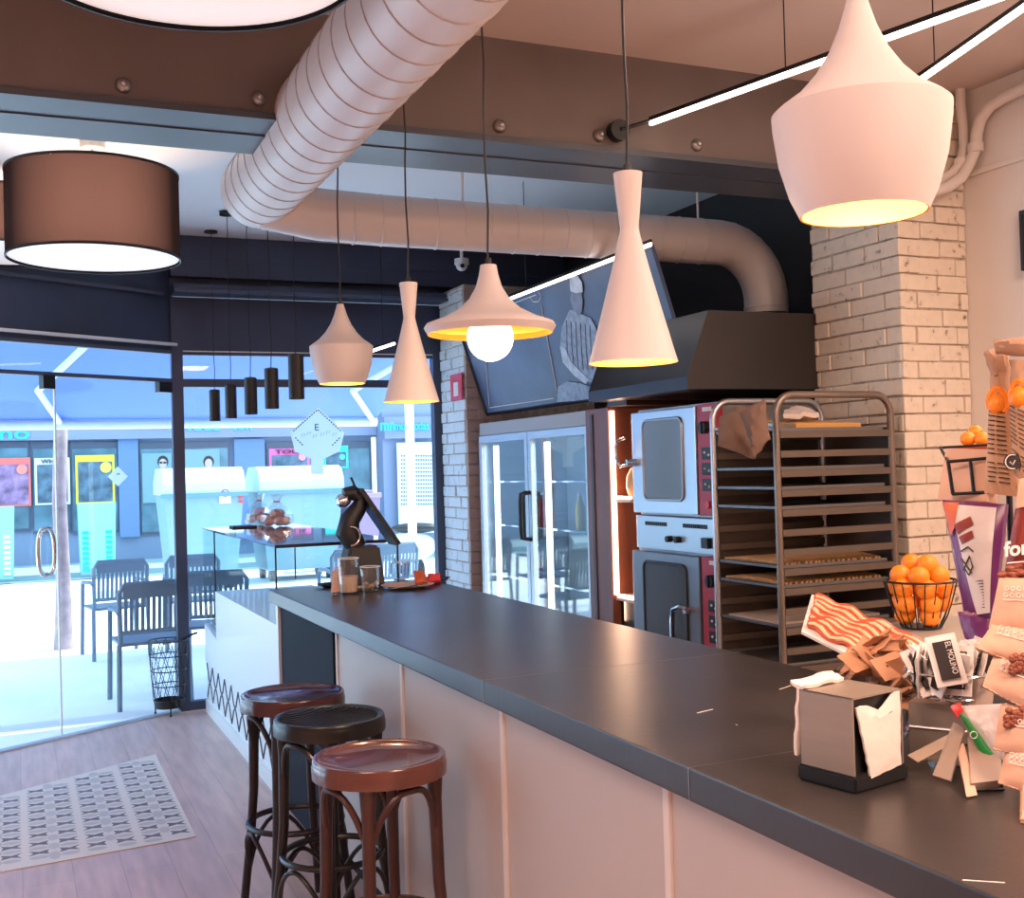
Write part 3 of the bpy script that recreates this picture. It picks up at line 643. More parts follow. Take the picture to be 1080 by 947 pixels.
def flat(pts, mat, name, off=.004, smooth=False):
    bm = B(); f = bm.faces.new([bm.verts.new(onpic(x, y, off)) for x, y in pts]); r = bmesh.ops.extrude_face_region(bm, geom=[f])
    bmesh.ops.translate(bm, vec=(-.003, 0, -.001), verts=[v for v in r['geom'] if isinstance(v, bmesh.types.BMVert)]); bmesh.ops.recalc_face_normals(bm, faces=bm.faces[:]); return obj(name, bm, mat, pic)
tone1 = pm('print_pale', (.30, .35, .46), .6, noise=.35, nscale=25); tone2 = pm('print_mid', (.18, .21, .30), .6, noise=.3, nscale=20); tone3 = pm('print_white', (.52, .56, .66), .6, noise=.2, nscale=20)
flat([(601, 327), (593, 345), (591, 368), (596, 380), (606, 395), (616, 402), (631, 404), (634, 372), (630, 348), (623, 335), (613, 331), (607, 326)], tone1, 'printed_shirt')
flat([(603, 304), (602, 316), (605, 326), (611, 333), (614, 329), (615, 318), (613, 306)], tone2, 'printed_face', .006)
flat([(601, 292), (602, 307), (608, 309), (615, 308), (614, 298), (609, 290)], tone3, 'printed_cap', .008)
flat([(591, 365), (596, 366), (603, 382), (613, 392), (622, 400), (618, 405), (606, 396), (594, 382)], tone3, 'printed_arm', .008)
flat([(588, 424), (589, 408), (598, 402), (613, 404), (628, 410), (645, 418), (644, 414), (618, 422)], tone1, 'printed_dough', .006)
bm = B()
for k in range(6):
    x = 597+5*k; tube(bm, [onpic(x, 338+k, .010), onpic(x+1, 366, .010), onpic(x+3, 390, .010)], .0022, 4)
obj('printed_stripes', bm, tone2, pic)
# ================================================================ HOOD
hd = thing('extractor_hood', 'big dark sloping extractor hood over the ovens', 'extractor hood', (3.4, 4.95, 2))
y0h, y1h = 4.45, 5.43; xf = 2.85; z0h = P(723, 410, 'y', y0h).z; z1h = P(723, 397, 'y', y0h).z; zt = P(747, 327, 'y', y0h).z; xt = P(747, 327, 'y', y0h).x
bm = B(); hexa(bm, [(xf, y0h, z0h), (WX-.01, y0h, z0h), (WX-.01, y1h, z0h), (xf, y1h, z0h), (xf, y0h, z1h), (WX-.01, y0h, z1h), (WX-.01, y1h, z1h), (xf, y1h, z1h)])
obj('hood_skirt', bm, pm('hood_enamel', (.030, .025, .024), .3), hd)
bm = B(); hexa(bm, [(xf, y0h, z1h), (WX-.01, y0h, z1h), (WX-.01, y1h, z1h), (xf, y1h, z1h), (xt, y0h, zt), (WX-.01, y0h, zt), (WX-.01, y1h, zt), (xt, y1h, zt)])
obj('hood_canopy', bm, pm('hood_enamel_top', (.030, .025, .024), .28), hd)
# ================================================================ DRINKS FRIDGE
fx = 3.0; fy0 = P(645, 470, 'x', fx).y; fyd = P(621, 470, 'x', fx).y; fy1 = 7.40; fz = P(560, 440, 'x', fx).z
fr = thing('drinks_fridge', 'two door glass fronted drinks fridge behind the far end of the bar', 'fridge', (3.3, 6.5, 0))
bm = B(); box(bm, fx+.04, 3.72, fyd, fy1, .08, .16); box(bm, fx+.04, 3.72, fyd, fy1, fz-.10, fz); box(bm, fx+.04, 3.72, fy1-.04, fy1, .16, fz-.1); box(bm, fx+.04, 3.72, fyd, fyd+.04, .16, fz-.1); box(bm, 3.68, 3.72, fyd+.04, fy1-.04, .16, fz-.1)
obj('cabinet_shell', bm, M['inox'], fr)
bm = B(); box(bm, fx+.01, fx+.04, fyd, fy1, fz-.085, fz, .003); obj('header_panel', bm, pm('fridge_header', (.42, .38, .37), .4), fr)
fm = P(556, 470, 'x', fx).y
for a, b in ((fyd+.005, fm-.004), (fm+.004, fy1-.005)):
    bm = B(); w_ = .045
    box(bm, fx, fx+.035, a, b, .16, .16+w_); box(bm, fx, fx+.035, a, b, fz-.09-w_, fz-.09); box(bm, fx, fx+.035, a, a+w_, .16+w_, fz-.09-w_); box(bm, fx, fx+.035, b-w_, b, .16+w_, fz-.09-w_)
    d = obj('fridge_door', bm, M['inox'], fr)
    obj('door_glass', box(B(), fx+.012, fx+.018, a+w_, b-w_, .16+w_, fz-.09-w_), M['fridgeglass'], d)
    hy = (b-.02) if b < fm+.01 else (a+.02)
    bm = B(); tube(bm, [(fx, hy, 1.14), (fx-.045, hy, 1.15), (fx-.05, hy, 1.20), (fx-.05, hy, 1.38), (fx-.045, hy, 1.43), (fx, hy, 1.44)], .013, 8); obj('door_handle', bm, M['black'], d, True)
bm = B()
for z in (.5, .85, 1.2, 1.5): box(bm, fx+.08, 3.66, fyd+.05, fy1-.05, z, z+.012)
obj('fridge_shelf', bm, M['chrome'], fr)
bm = B()
bm.free()
for y in (fy1-.16, fm-.16): obj('interior_light', box(B(), fx+.05, fx+.08, y-.014, y+.014, .3, fz-.16), pm('fridge_light', (1, 1, 1), .4, emit=(.9, .97, 1), es=5), fr)['label'] = 'bright vertical light bar'
obj('inner_back', box(B(), 3.66, 3.675, fyd+.05, fy1-.05, .17, fz-.11), pm('fridge_liner', (.75, .85, .88), .5), fr)
rnd = random.Random(9); cols = [(.75, .12, .05), (.55, .02, .03), (.15, .35, .12), (.7, .55, .1), (.12, .2, .45)]
first = {}
n = 0
for z, yy in ((1.212, ((7.02, 0), (6.90, 1), (6.35, 3))), (.862, ((7.0, 1), (6.2, 4)))):
    for y, c in yy:
        nm = 'drink bottle with %s body on the %s fridge shelf, %s door' % (['orange', 'red', 'green', 'yellow', 'blue'][c], 'upper' if z > 1 else 'lower', 'left' if y > fm else 'right')
        if c not in first:
            t = thing('drink_bottle', nm, 'bottle', (3.25, y, z), 0, 'bottles in the fridge, %s row' % ('upper' if z > 1 else 'lower')); first[c] = t
            bm = B(); lathe(bm, [(.0, 0), (.03, 0), (.032, .01), (.032, .13), (.012, .18), (.012, .2)], seg=14); obj('bottle_body', bm, pm('bottle_%d' % c, cols[c], .2), t, True, world=False)
            bm = B(); lathe(bm, [(.014, .2), (.014, .215), (0, .216)], seg=12); obj('cap', bm, M['whitef'], t, world=False)
        else:
            t = dup(first[c], (3.25, y, z), 0, nm); t['group'] = 'bottles in the fridge, %s row' % ('upper' if z > 1 else 'lower')
# wooden surround between fridge and oven
cb = thing('wooden_shelf_cabinet', 'reddish wood shelf cabinet with a glowing edge between fridge and ovens', 'cabinet', (3.3, 5.5, 0))
cy0 = P(664, 520, 'x', fx).y - .0; cy0 = 5.27; cz = fz
bm = B(); box(bm, fx-.02, 3.75, fy0, fyd-.005, .0, cz, .003); obj('side_panel', bm, M['wood_cab'], cb)
bm = B(); box(bm, fx-.026, fx-.018, fyd-.10, fyd-.07, .02, cz-.03); obj('panel_groove', bm, M['wood_dark'], cb)
bm = B(); box(bm, 3.4, 3.75, cy0, fy0, 0, cz); obj('back_panel', bm, M['wood_cab'], cb)
bm = B(); box(bm, fx-.02, 3.75, cy0-.02, fy0, cz, cz+.03, .002); obj('top_panel', bm, M['wood_dark'], cb)
zs = P(655, 524, 'x', fx).z; zl = P(655, 628, 'x', fx).z
for z in (zs, zl): obj('shelf', box(B(), fx+.0, 3.4, cy0, fy0, z-.03, z+.0, .002), pm('lit_shelf', (.62, .50, .44), .5), cb)
obj('lower_cupboard', box(B(), fx+.03, 3.4, cy0, fy0, 0, zl-.03), M['black'], cb)
bm = B(); box(bm, fx-.012, fx+.008, fy0-.028, fy0-.002, zl, cz-.02); box(bm, fx-.005, fx+.01, cy0, fy0-.03, zl-.012, zl+.006); box(bm, fx-.005, fx+.01, cy0, fy0-.03, zs-.012, zs+.004)
obj('led_edge', bm, M['led_cab'], cb)['label'] = 'warm glowing LED edge'
l = bpy.data.lights.new('cabinet_led', 'AREA'); l.shape = 'RECTANGLE'; l.size = .02; l.size_y = 1.1; l.energy = 3; l.color = (1, .6, .4)
lo = bpy.data.objects.new('cabinet_led', l); COL.objects.link(lo); lo.location = (fx+.03, fy0-.035, 1.3); lo.rotation_euler = Vector((0.3, 1, 0)).to_track_quat('Z', 'Y').to_euler()
tag(obj('salt_lamp', lathe(B(), [(0, 0), (.03, 0), (.045, .05), (.04, .11), (.02, .15), (0, .16)], (3.06, 5.33, zs), 16), pm('amber_glass', (.9, .5, .2), .3), None, True), 'small amber jar on the cabinet shelf beside the upper oven', 'jar')
# ================================================================ OVENS
def oven(zb, zt_, ya, yb, mat, gm, dark, label, handle_side):
    t = thing('convection_oven', label, 'oven', (3.4, (ya+yb)/2, zb), 0, 'stacked convection ovens')
    bm = B(); box(bm, 3.03, 3.85, ya, yb, zb, zt_, .004); obj('oven_body', bm, M['inox_dark'], t)
    yc = P(734, 440, 'x', 2.985).y                            # control column on the near side
    bm = B(); box(bm, 2.985, 3.03, yc+.012, yb, zb+.015, zt_-.015, .006)
    d = obj('oven_door', bm, mat, t)
    y0_, y1_, z0_, z1_ = yc+.13, yb-.13, zb+.09, zt_-.07
    def rr(o, x, hole=0):
        pts = []; rad = .035
        for cy, cz_, a0 in ((y1_-o-rad, z1_-o-rad, 0), (y0_+o+rad, z1_-o-rad, 90), (y0_+o+rad, z0_+o+rad, 180), (y1_-o-rad, z0_+o+rad, 270)):
            for k in range(5): a = R(a0+22.5*k); pts.append(Vector((x, cy+rad*math.cos(a), cz_+rad*math.sin(a))))
        return pts
    bm = B(); prism(bm, rr(0, 2.985), (-.004, 0, 0)); obj('window_glass', bm, gm, d)
    bm = B(); tube(bm, rr(-.006, 2.982), .008, 6, closed=True); obj('window_gasket', bm, M['inox_dark'] if not dark else M['black'], d, True)
    bm = B()
    if handle_side == 'far':
        hz = zb+(zt_-zb)*.50; tube(bm, [(2.985, yb-.035, hz), (2.93, yb-.03, hz)], .02, 12); tube(bm, [(2.94, yb-.03, hz-.01), (2.92, yb+.01, hz-.02), (2.91, yb+.035, hz+.02), (2.91, yb+.04, hz+.09), (2.92, yb+.02, hz+.12), (2.94, yb-.01, hz+.13)], .008, 8)
    else:
        hz = zb+(zt_-zb)*.5; tube(bm, [(2.985, yc+.07, hz), (2.93, yc+.07, hz)], .016, 12); tube(bm, [(2.93, yc+.05, hz+.01), (2.92, yc+.09, hz+.02), (2.91, yc+.14, hz), (2.91, yc+.15, hz-.06), (2.91, yc+.15, hz-.16)], .011, 8)
    obj('door_handle', bm, M['chrome'], d, True)
    bm = B(); box(bm, 2.99, 3.03, ya+.002, yc, zb+.015, zt_-.01, .004); c_ = obj('control_panel', bm, M['red'], t)
    h_ = zt_-zb
    bm = B(); tube(bm, [(2.99, ya+.08, zb+h_*.78), (2.96, ya+.08, zb+h_*.78)], .03, 18); box(bm, 2.952, 2.962, ya+.074, ya+.086, zb+h_*.78-.028, zb+h_*.78+.028); obj('dial_knob', bm, M['black'], c_, True)
    for k in range(3):
        z = zb+h_*(.56-.135*k); bm = B(); box(bm, 2.985, 2.991, ya+.035, ya+.125, z-.028, z+.028, .003); e = obj('display_window', bm, M['black'], c_)
        bm = B(); ball(bm, (2.984, ya+.06, z-.008), .007, 8); ball(bm, (2.984, ya+.095, z+.004), .007, 8); obj('indicator', bm, M['whitef'], e)
    bm = B(); box(bm, 2.987, 2.991, ya+.035, ya+.11, zt_-.045, zt_-.025); obj('maker_label', bm, M['whitef'], c_)
    bm = B(); tube(bm, [(2.99, ya+.075, zb+h_*.12), (2.975, ya+.075, zb+h_*.12)], .018, 14); obj('push_button', bm, M['redsign'], c_, True)
    return t
oy0, oy1 = P(757, 440, 'x', fx).y, P(668, 440, 'x', fx).y
zt1 = P(700, 429, 'x', fx).z; zm = P(671, 543, 'x', fx).z; zm2 = P(671, 577, 'x', fx).z
oven(zm, zt1, oy0, oy1, pm('oven_steel_light', (.62, .68, .75), .33, metal=.75), M['ovenglass'], False, 'upper steel oven with a pale window and red control strip', 'far')
sv = thing('oven_plinth', 'steel vented drawer unit sandwiched between the two ovens', 'oven drawer unit', (3.4, 4.9, zm2))
bm = B(); box(bm, 3.0, 3.85, oy0, oy1-.0, zm2+.001, zm-.001, .003); obj('unit_body', bm, pm('mid_steel', (.55, .60, .66), .33, metal=.7), sv)
bm = B()
for s0 in (oy1-.10, oy0+.32):
    for k in range(12): box(bm, 2.996, 3.0, s0-.018*k-.005, s0-.018*k+.005, zm-.05, zm-.03)
obj('vent_slots', bm, M['black'], sv)
for y in (oy0+.36, oy0+.44): 
    bm = B(); tube(bm, [(3.0, y, zm2+.06), (2.97, y, zm2+.06)], .016, 12); obj('knob', bm, M['black'], sv, True)
bm = B(); box(bm, 2.975, 3.0, oy0+.08, oy0+.14, zm2+.03, zm2+.08, .005); obj('latch', bm, M['black'], sv)
oven(.62, zm2, oy0-.02, oy1+.03, pm('oven_steel_dark', (.25, .26, .29), .35, metal=.6), M['ovenglass2'], True, 'lower darker oven partly hidden by the counter', 'near')
tag(obj('oven_stand', box(B(), 3.05, 3.55, oy0, oy1, 0, .62, .004), M['inox_dark']), 'steel stand under the two stacked ovens', 'stand')
# ================================================================ TRAY RACK
rk = thing('tray_rack', 'tall wheeled steel bakery rack with rounded hoops in front of the brick pillar', 'tray rack', (3.22, 4.08, 0))
ry0 = 3.84; ry1 = 4.30; rx0 = P(819, 470, 'y', ry0).x; rx1 = P(940, 470, 'y', ry0).x; rz = P(880, 416, 'y', ry0).z
rx1 = min(rx1, 3.56)
for y in (ry0, ry1):
    bm = B(); c = .085
    pts = [(rx0, y, .10), (rx0, y, rz-c)]+[(rx0+c-c*math.cos(a), y, rz-c+c*math.sin(a)) for a in [R(15*k) for k in range(1, 6)]]+[(rx0+c, y, rz), (rx1-c, y, rz)]+[(rx1-c+c*math.sin(a), y, rz-c+c*math.cos(a)) for a in [R(15*k) for k in range(1, 6)]]+[(rx1, y, rz-c), (rx1, y, .10)]
    tube(bm, pts, .0155, 10); obj('hoop_frame', bm, M['bronze'] if y == ry0 else M['inox'], rk, True)
LV = [.16+.0815*k for k in range(20)]; LV = [z for z in LV if z < rz-.10]
railm = pm('rail_steel', (.165, .13, .105), .38, metal=.6)
for z in LV:
    bm = B()
    bm.free()
    for y in (ry0, ry1): obj('tray_rail', box(B(), rx0+.012, rx1-.012, y-.012, y+.012, z-.016, z+.012), railm, rk)
cov = pm('rack_cover', (.085, .055, .040), .45, noise=.2, nscale=4)
obj('back_panel', box(B(), rx0+.01, rx1-.01, ry1+.014, ry1+.018, .13, rz-.14), cov, rk)
obj('side_panel', box(B(), rx1+.004, rx1+.008, ry0+.02, ry1-.01, .13, rz-.14), cov, rk)
bm = B(); 
for x in (rx0, rx1): box(bm, x-.012, x+.012, ry0, ry1, .10, .13); box(bm, x-.006, x+.006, ry0, ry1, rz-.13, rz-.12)
obj('base_frame', bm, M['inox_dark'], rk)
for x in (rx0, rx1):
    for y in (ry0, ry1):
        bm = B(); tube(bm, [(x-.012, y, .04), (x+.012, y, .04)], .04, 16); tube(bm, [(x, y, .04), (x, y, .10)], .01, 8); obj('wheel', bm, M['black'], rk, True)
levels = {len(LV)-1: 'top', 17: 'cloth', 16: 'thin', 15: 'thin', 12: 'sticks', 11: 'sticks', 9: 'dough', 7: 'thin', 5: 'thin', 3: 'thin'}
ordn = ['lowest', 'second', 'third', 'fourth', 'fifth', 'sixth', 'seventh', 'eighth', 'ninth', 'tenth', 'topmost']
lv_sorted = sorted(levels)
for i, k in enumerate(lv_sorted):
    z = LV[k]+.0125; kind = levels[k]
    desc = {'top': 'with cloth and papers', 'cloth': 'empty under the hanging brown cloth', 'thin': 'empty dark', 'sticks': 'full of golden breadsticks', 'dough': 'with a pale dough sheet'}[kind]
    t = thing('baking_tray', 'baking tray %s, %s of the trays counted up the rack' % (desc, ordn[min(i, 10)]), 'baking tray', (3.22, 4.07, z), 0, 'baking trays in the rack')
    bm = B(); box(bm, rx0-.0, rx1-.03, ry0+.015, ry1-.015, z, z+.003)
    for e in ((rx0-.0, rx0+.006, ry0+.015, ry1-.015), (rx1-.036, rx1-.03, ry0+.015, ry1-.015), (rx0, rx1-.03, ry0+.015, ry0+.02), (rx0, rx1-.03, ry1-.02, ry1-.015)): box(bm, *e, z, z+.014)
    obj('tray_pan', bm, M['tray'], t)
    if kind == 'sticks':
        for j in range(22):
            x = rx0+.03+j*(rx1-rx0-.09)/21; nm = 'golden breadstick on the %s tray of the rack' % ordn[i]
            if j == 0 and k == 11:
                st0 = thing('breadstick', nm, 'breadstick', (x, 4.07, z+.012), 0, 'breadsticks on the %s tray' % ordn[i]); bm = B()
                tube(bm, [(0, -.20, .004), (.004, -.1, .010), (-.003, 0, .012), (.003, .1, .010), (0, .20, .004)], [.007, .011, .012, .011, .007], 8); obj('crust', bm, M['bread'], st0, True, world=False)
            else:
                t2 = dup(st0, (x, 4.07+random.uniform(-.006, .006), z+.012), random.uniform(-.03, .03), nm); t2['group'] = 'breadsticks on the %s tray' % ordn[i]
    if kind == 'dough':
        bm = B(); slab(bm, [(rx0+.02, ry1-.05, z+.014), (rx1-.06, ry1-.05, z+.014), (rx1-.06, ry0+.04, z+.014), (rx0+.02, ry0+.04, z+.014)], .012, 6, 5, .006, .002); tag(obj('dough_sheet', bm, pm('raw_dough', (.62, .48, .38), .7), None, True), 'pale flat sheet of dough on a lower rack tray', 'dough')
def crumple(name, mat, pts, bulge, wav, label, cat, seed, th=.006, nx=10, ny=8):
    bm = B(); slab(bm, pts, th, nx, ny, bulge, wav, seed); return tag(obj(name, bm, mat, None, True), label, cat)
ztop = LV[-1]+.03
# cloth hanging over the left side of the rack
bm = B(); slab(bm, [Q(781, 436, 4.50), Q(806, 421, 4.45), Q(812, 462, 4.42), Q(796, 482, 4.42)], .012, 8, 10, .03, .008, 4); tag(obj('folded_cloth', bm, M['cloth'], None, True), 'brown cloth draped in folds over the left side of the rack', 'cloth')
bm = B(); slab(bm, [Q(759, 440, 4.72), Q(784, 428, 4.70), Q(797, 484, 4.5), Q(757, 470, 4.6)], .010, 8, 10, .02, .006, 5); tag(obj('paper_sheet', bm, M['cloth'], None, True), 'brown sheet behind the folded cloth at the rack side', 'sheet')
bm = B(); slab(bm, [(rx0+.14, ry1-.06, ztop+.03), (rx1-.12, ry1-.06, ztop+.03), (rx1-.12, ry0+.05, ztop+.0), (rx0+.14, ry0+.05, ztop+.0)], .03, 4, 4, .004); tag(obj('amber_tray', bm, M['yellowtray']), 'amber tray lying on top inside the rack hoops', 'tray')
bm = B(); slab(bm, [P(830, 434, 'y', 4.22), P(848, 430, 'y', 4.22), P(864, 438, 'y', 3.97), P(826, 438, 'y', 3.97)], .02, 7, 5, .012, .008, 6); tag(obj('white_rag', bm, M['paper'], None, True), 'crumpled white rag on the top rack tray', 'rag')
# ================================================================ WALL THINGS
# white conduits over the pillar
def pipe(pts, label, r=.028):
    t = thing('conduit_pipe', label, 'pipe', pts[0]); bm = B(); tube(bm, pts, r, 14); obj('pipe_run', bm, M['white_wall'], t, True)
    bm = B()
    q = Vector(pts[len(pts)//2]); tube(bm, [q+Vector((0, 0, .02)), q-Vector((0, 0, .02))], r*1.35, 14); obj('coupling', bm, M['white_wall'], t, True); return t
Yp = 3.82
pipe([P(x, y, 'y', Yp) for x, y in ((1013, 88), (1013, 110), (1016, 135), (1017, 155), (1013, 172), (1004, 183), (990, 190), (970, 193))], 'cream pipe bending behind the big pendant, left of two over the brick pillar', .022)
pts = [P(x, y, 'x', WX-.045) for x, y in ((1100, 84), (1080, 93), (1060, 102), (1044, 112), (1034, 126), (1030, 142), (1029, 156))]+[P(x, y, 'y', Yp-.035) for x, y in ((1023, 172), (1014, 187), (1000, 197), (982, 202), (965, 205))]
pipe(pts, 'cream pipe curving down from the right wall, right of two over the brick pillar', .026)
# black screen at the right edge
y_ = P(1076, 250, 'x', WX-.03).y; za = P(1077, 222, 'x', WX-.03).z; zb_ = P(1077, 286, 'x', WX-.03).z
t = thing('wall_screen', 'black framed screen on the cream wall at the right edge', 'screen', (WX-.03, y_-.3, zb_))
obj('screen_frame', box(B(), WX-.035, WX-.002, y_-.62, y_, zb_, za, .004), M['black'], t); obj('screen_panel', box(B(), WX-.038, WX-.035, y_-.60, y_-.02, zb_+.02, za-.02), pm('screen_glass', (.02, .02, .022), .15), t)
# camera dome and red sign
p = P(487, 279, 'y', 7.45)
t = thing('security_camera', 'small white dome camera hanging near the window ceiling', 'security camera', p)
bm = B(); tube(bm, [p+Vector((0, 0, .03)), Vector((p.x, p.y, CEIL))], .012, 8); lathe(bm, [(.0, .045), (.05, .04), (.052, .0), (.0, 0)], p, 20); obj('mount', bm, M['white_pl'], t, True)
bm = B(); ball(bm, p+Vector((0, 0, -.005)), .042, 18); obj('dome', bm, M['white_pl'], t, True); bm = B(); ball(bm, p+Vector((-.01, -.035, -.015)), .016, 12); obj('lens', bm, M['black'], t, True)
zz0, zz1 = P(482, 422, 'x', 2.93).z, P(482, 394, 'x', 2.93).z; ya_ = P(487, 408, 'x', 2.93).y; yb_ = P(475, 408, 'x', 2.93).y
t = thing('fire_sign', 'red and white fire equipment sign on the white brick column', 'sign', (2.93, (ya_+yb_)/2, zz0))
obj('sign_plate', box(B(), 2.93, 2.938, ya_, yb_, zz0, zz1), M['redsign'], t); obj('pictogram', box(B(), 2.927, 2.93, ya_+.07, yb_-.07, zz0+.03, zz1-.06), M['whitef'], t)
# trash basket
p = P(180, 750, 'z', 0); p.y -= .1
t = thing('wire_basket', 'black wire umbrella basket standing by the dark door post', 'basket', (p.x-.02, p.y, 0))
bm = B(); lathe(bm, [(0, .05), (.095, .05), (.10, .10), (.094, .105), (.09, .056), (0, .056)], seg=24); obj('drip_cup', bm, M['black'], t, True, world=False)
bm = B()
for z, r in ((.10, .10), (.2, .107), (.30, .115), (.40, .122), (.50, .13)): tube(bm, arc((0, 0, z), r, 0, 2*math.pi, 28)[:-1], .004, 6, closed=True)
for k in range(12):
    a = k*R(30)
    for s in (1, -1): tube(bm, [((.10+.03*u)*math.cos(a+s*u*R(60)), (.10+.03*u)*math.sin(a+s*u*R(60)), .10+.4*u) for u in [i/8 for i in range(9)]], .0022, 5)
obj('wire_body', bm, M['blackmetal'], t, world=False)
for k in range(3):
    a = k*2.094+.5; bm = B(); tube(bm, [(.098*math.cos(a), .098*math.sin(a), .10), (.10*math.cos(a), .10*math.sin(a), .01)], .005, 6); ball(bm, (.10*math.cos(a), .10*math.sin(a), .009), .009, 8); obj('leg', bm, M['blackmetal'], t, True, world=False)
bm = B(); tube(bm, [(.10, .02, .49), (.16, .03, .52), (.2, .03, .53)], .008, 6); obj('side_hook', bm, M['blackmetal'], t, world=False)
# ================================================================ STREET OUTSIDE
pave = pm('pavement', (.90, .93, .94), .8, noise=.08, nscale=.9)
struct('floor_pavement', box(B(), -14, 22, 8.10, 19.6, -.14, -.02), pave)
bm = B(); prism(bm, [(-3.7, 5.45, -.14), (1.04, 8.17, -.14), (1.04, 8.3, -.14), (-14, 8.3, -.14), (-14, 5.45, -.14)], (0, 0, .12)); struct('floor_doorstep', bm, pave)
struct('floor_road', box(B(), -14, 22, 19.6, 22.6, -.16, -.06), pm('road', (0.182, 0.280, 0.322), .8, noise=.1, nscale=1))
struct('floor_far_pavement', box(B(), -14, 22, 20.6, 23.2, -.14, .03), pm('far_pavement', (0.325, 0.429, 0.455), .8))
YS = 23.0
def sp(x, y, Y=YS): return P(x, y, 'y', Y)
def sbox(bm, x0, yt, x1, yb_, Y=YS, th=.05, off=0):
    a = sp(x0, yb_, Y); b = sp(x1, yb_, Y); c = sp((x0+x1)/2, yt, Y)
    return box(bm, a.x, b.x, Y-off-th, Y-off, (a.z+b.z)/2, c.z)
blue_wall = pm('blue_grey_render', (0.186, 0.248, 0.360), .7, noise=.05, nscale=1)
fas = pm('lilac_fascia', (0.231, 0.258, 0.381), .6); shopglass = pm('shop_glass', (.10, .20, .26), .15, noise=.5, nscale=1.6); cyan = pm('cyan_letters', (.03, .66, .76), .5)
bd = thing('shop_building', 'blue grey shop building with cyan lettered fascia across the street', 'building', (0, YS, 0))
x0 = -12; xr = sp(394, 480).x
obj('facade_wall', box(B(), x0, xr, YS, YS+1, .03, 8.5), blue_wall, bd)
bm = B(); sbox(bm, -140, 440, 394, 463, th=.25); obj('fascia', bm, fas, bd)
def shopwin(xa, xb, yt=466, ybm=562, parent=bd, Y=YS):
    bm = B(); sbox(bm, xa, yt, xb, ybm, Y, .06); f = obj('shop_window', bm, M['dark_beam2'], parent)
    bm = B(); sbox(bm, xa+1.5, yt+7, xb-1.5, ybm-3, Y, .02, .06); obj('pane', bm, shopglass, f); return f
shopwin(-60, 32); shopwin(35, 74); shopwin(76, 126); shopwin(148, 243); shopwin(282, 330); shopwin(340, 392)
bm = B()
for xa, xb in ((126, 147), (248, 280)): sbox(bm, xa, 463, xb, 566, th=.14)
obj('pilaster', bm, pm('blue_pilaster', (0.130, 0.221, 0.403), .6), bd)
def letters(s, x0, x1, yb_, h, parent, mat, Y=YS, off=.27, name='lettering', bold=.01):
    a = sp(x0, yb_, Y); b = sp(x1, yb_, Y); t = text_bm(s, 1, (0, 0, 0), (1, 0, 0), (0, 0, 1), .02, bold)
    xs = [v.co.x for v in t.verts]; zs_ = [v.co.z for v in t.verts]; hh = (sp(x0, yb_-h, Y).z-a.z)/(max(zs_)-min(zs_)); ww = (b.x-a.x)/(max(xs)-min(xs))
    mnx, mnz = min(xs), min(zs_)
    for v in t.verts: v.co = Vector(((v.co.x-mnx)*ww+a.x, Y-off+v.co.y, (v.co.z-mnz)*hh+a.z))
    return obj(name, t, mat, parent)
letters('mutnaxtacop', 135, 180, 455, 11, bd, cyan); letters('nces', 190, 230, 455, 11, bd, cyan); letters('son', 243, 263, 454, 9, bd, cyan); letters('no', 0, 31, 464, 9, bd, cyan)
letters('mn', 388, 402, 456, 8, bd, cyan, off=.9)
b2 = thing('corner_building', 'lilac corner shop with a white grid shutter and small cyan lettering', 'building', (9, YS-1, 0))
Y2 = YS-.6; xa = xr+.02
obj('facade_wall', box(B(), xa, 20, Y2, Y2+1, .03, 9), pm('lilac_wall', (0.234, 0.273, 0.403), .7), b2)
bm = B(); box(bm, xa, 20, Y2-.15, Y2, sp(396, 463, Y2).z, sp(396, 440, Y2).z); obj('fascia', bm, fas, b2)
letters('mutnaxias', 413, 449, 454, 8, b2, cyan, Y2, .2); letters('LLX', 453, 462, 453, 8, b2, M['street_white'], Y2, .2)
sh = thing('roller_shutter', 'white grid roller shutter under the small cyan lettering', 'shutter', sp(436, 560, Y2-.2))
bm = B(); sbox(bm, 418, 467, 456, 562, Y2, .05, .16); obj('shutter_back', bm, M['street_white'], sh)
bm = B()
for r_ in range(13):
    for c_ in range(14): 
        xx = 419.5+c_*2.55; yy = 480+r_*4.2; sbox(bm, xx, yy, xx+1.5, yy+1.9, Y2, .01, .215)
obj('shutter_slots', bm, pm('slot_shadow', (.12, .16, .22), .6), sh)
def poster(x0_, yt, x1_, yb_, col, label, name='poster', txt=None, disc=None, content=(.08, .14, .2)):
    t = thing(name, label, 'poster', sp((x0_+x1_)/2, yb_, YS-.12), 0, 'posters in the shop windows')
    bm = B(); sbox(bm, x0_, yt, x1_, yb_, YS, .02, .10); obj('frame_panel', bm, pm('poster_'+label[:6], col, .5), t)
    bm = B(); sbox(bm, x0_+2.5, yt+7, x1_-2.5, yb_-2, YS, .01, .121); obj('picture_panel', bm, pm('poster_in', content, .5, noise=.7, nscale=5), t)
    if disc: 
        c = sp(disc[0], disc[1]); bm = B(); tube(bm, [Vector((c.x, YS-.125, c.z)), Vector((c.x, YS-.15, c.z))], disc[2]/1194*22, 20); obj('round_badge', bm, pm('badge', disc[3], .5), t)
    if txt: letters(txt, x0_+6, x1_-6, yt+6, 4.5, t, M['ink'], YS, .15, 'poster_text', 0)
poster(-14, 483, 33, 534, (.80, .16, .14), 'red framed poster in the far left shop window', disc=(23, 495, 5, (.95, .25, .2)), content=(.28, .16, .3))
poster(37, 483, 74, 532, (.75, .8, .85), 'white framed poster between the red and the yellow one', txt='WHITE')
poster(80, 480, 121, 531, (.85, .72, .05), 'yellow framed poster in the shop window left of the pilaster', disc=(111, 493, 5.5, (.95, .8, .1)))
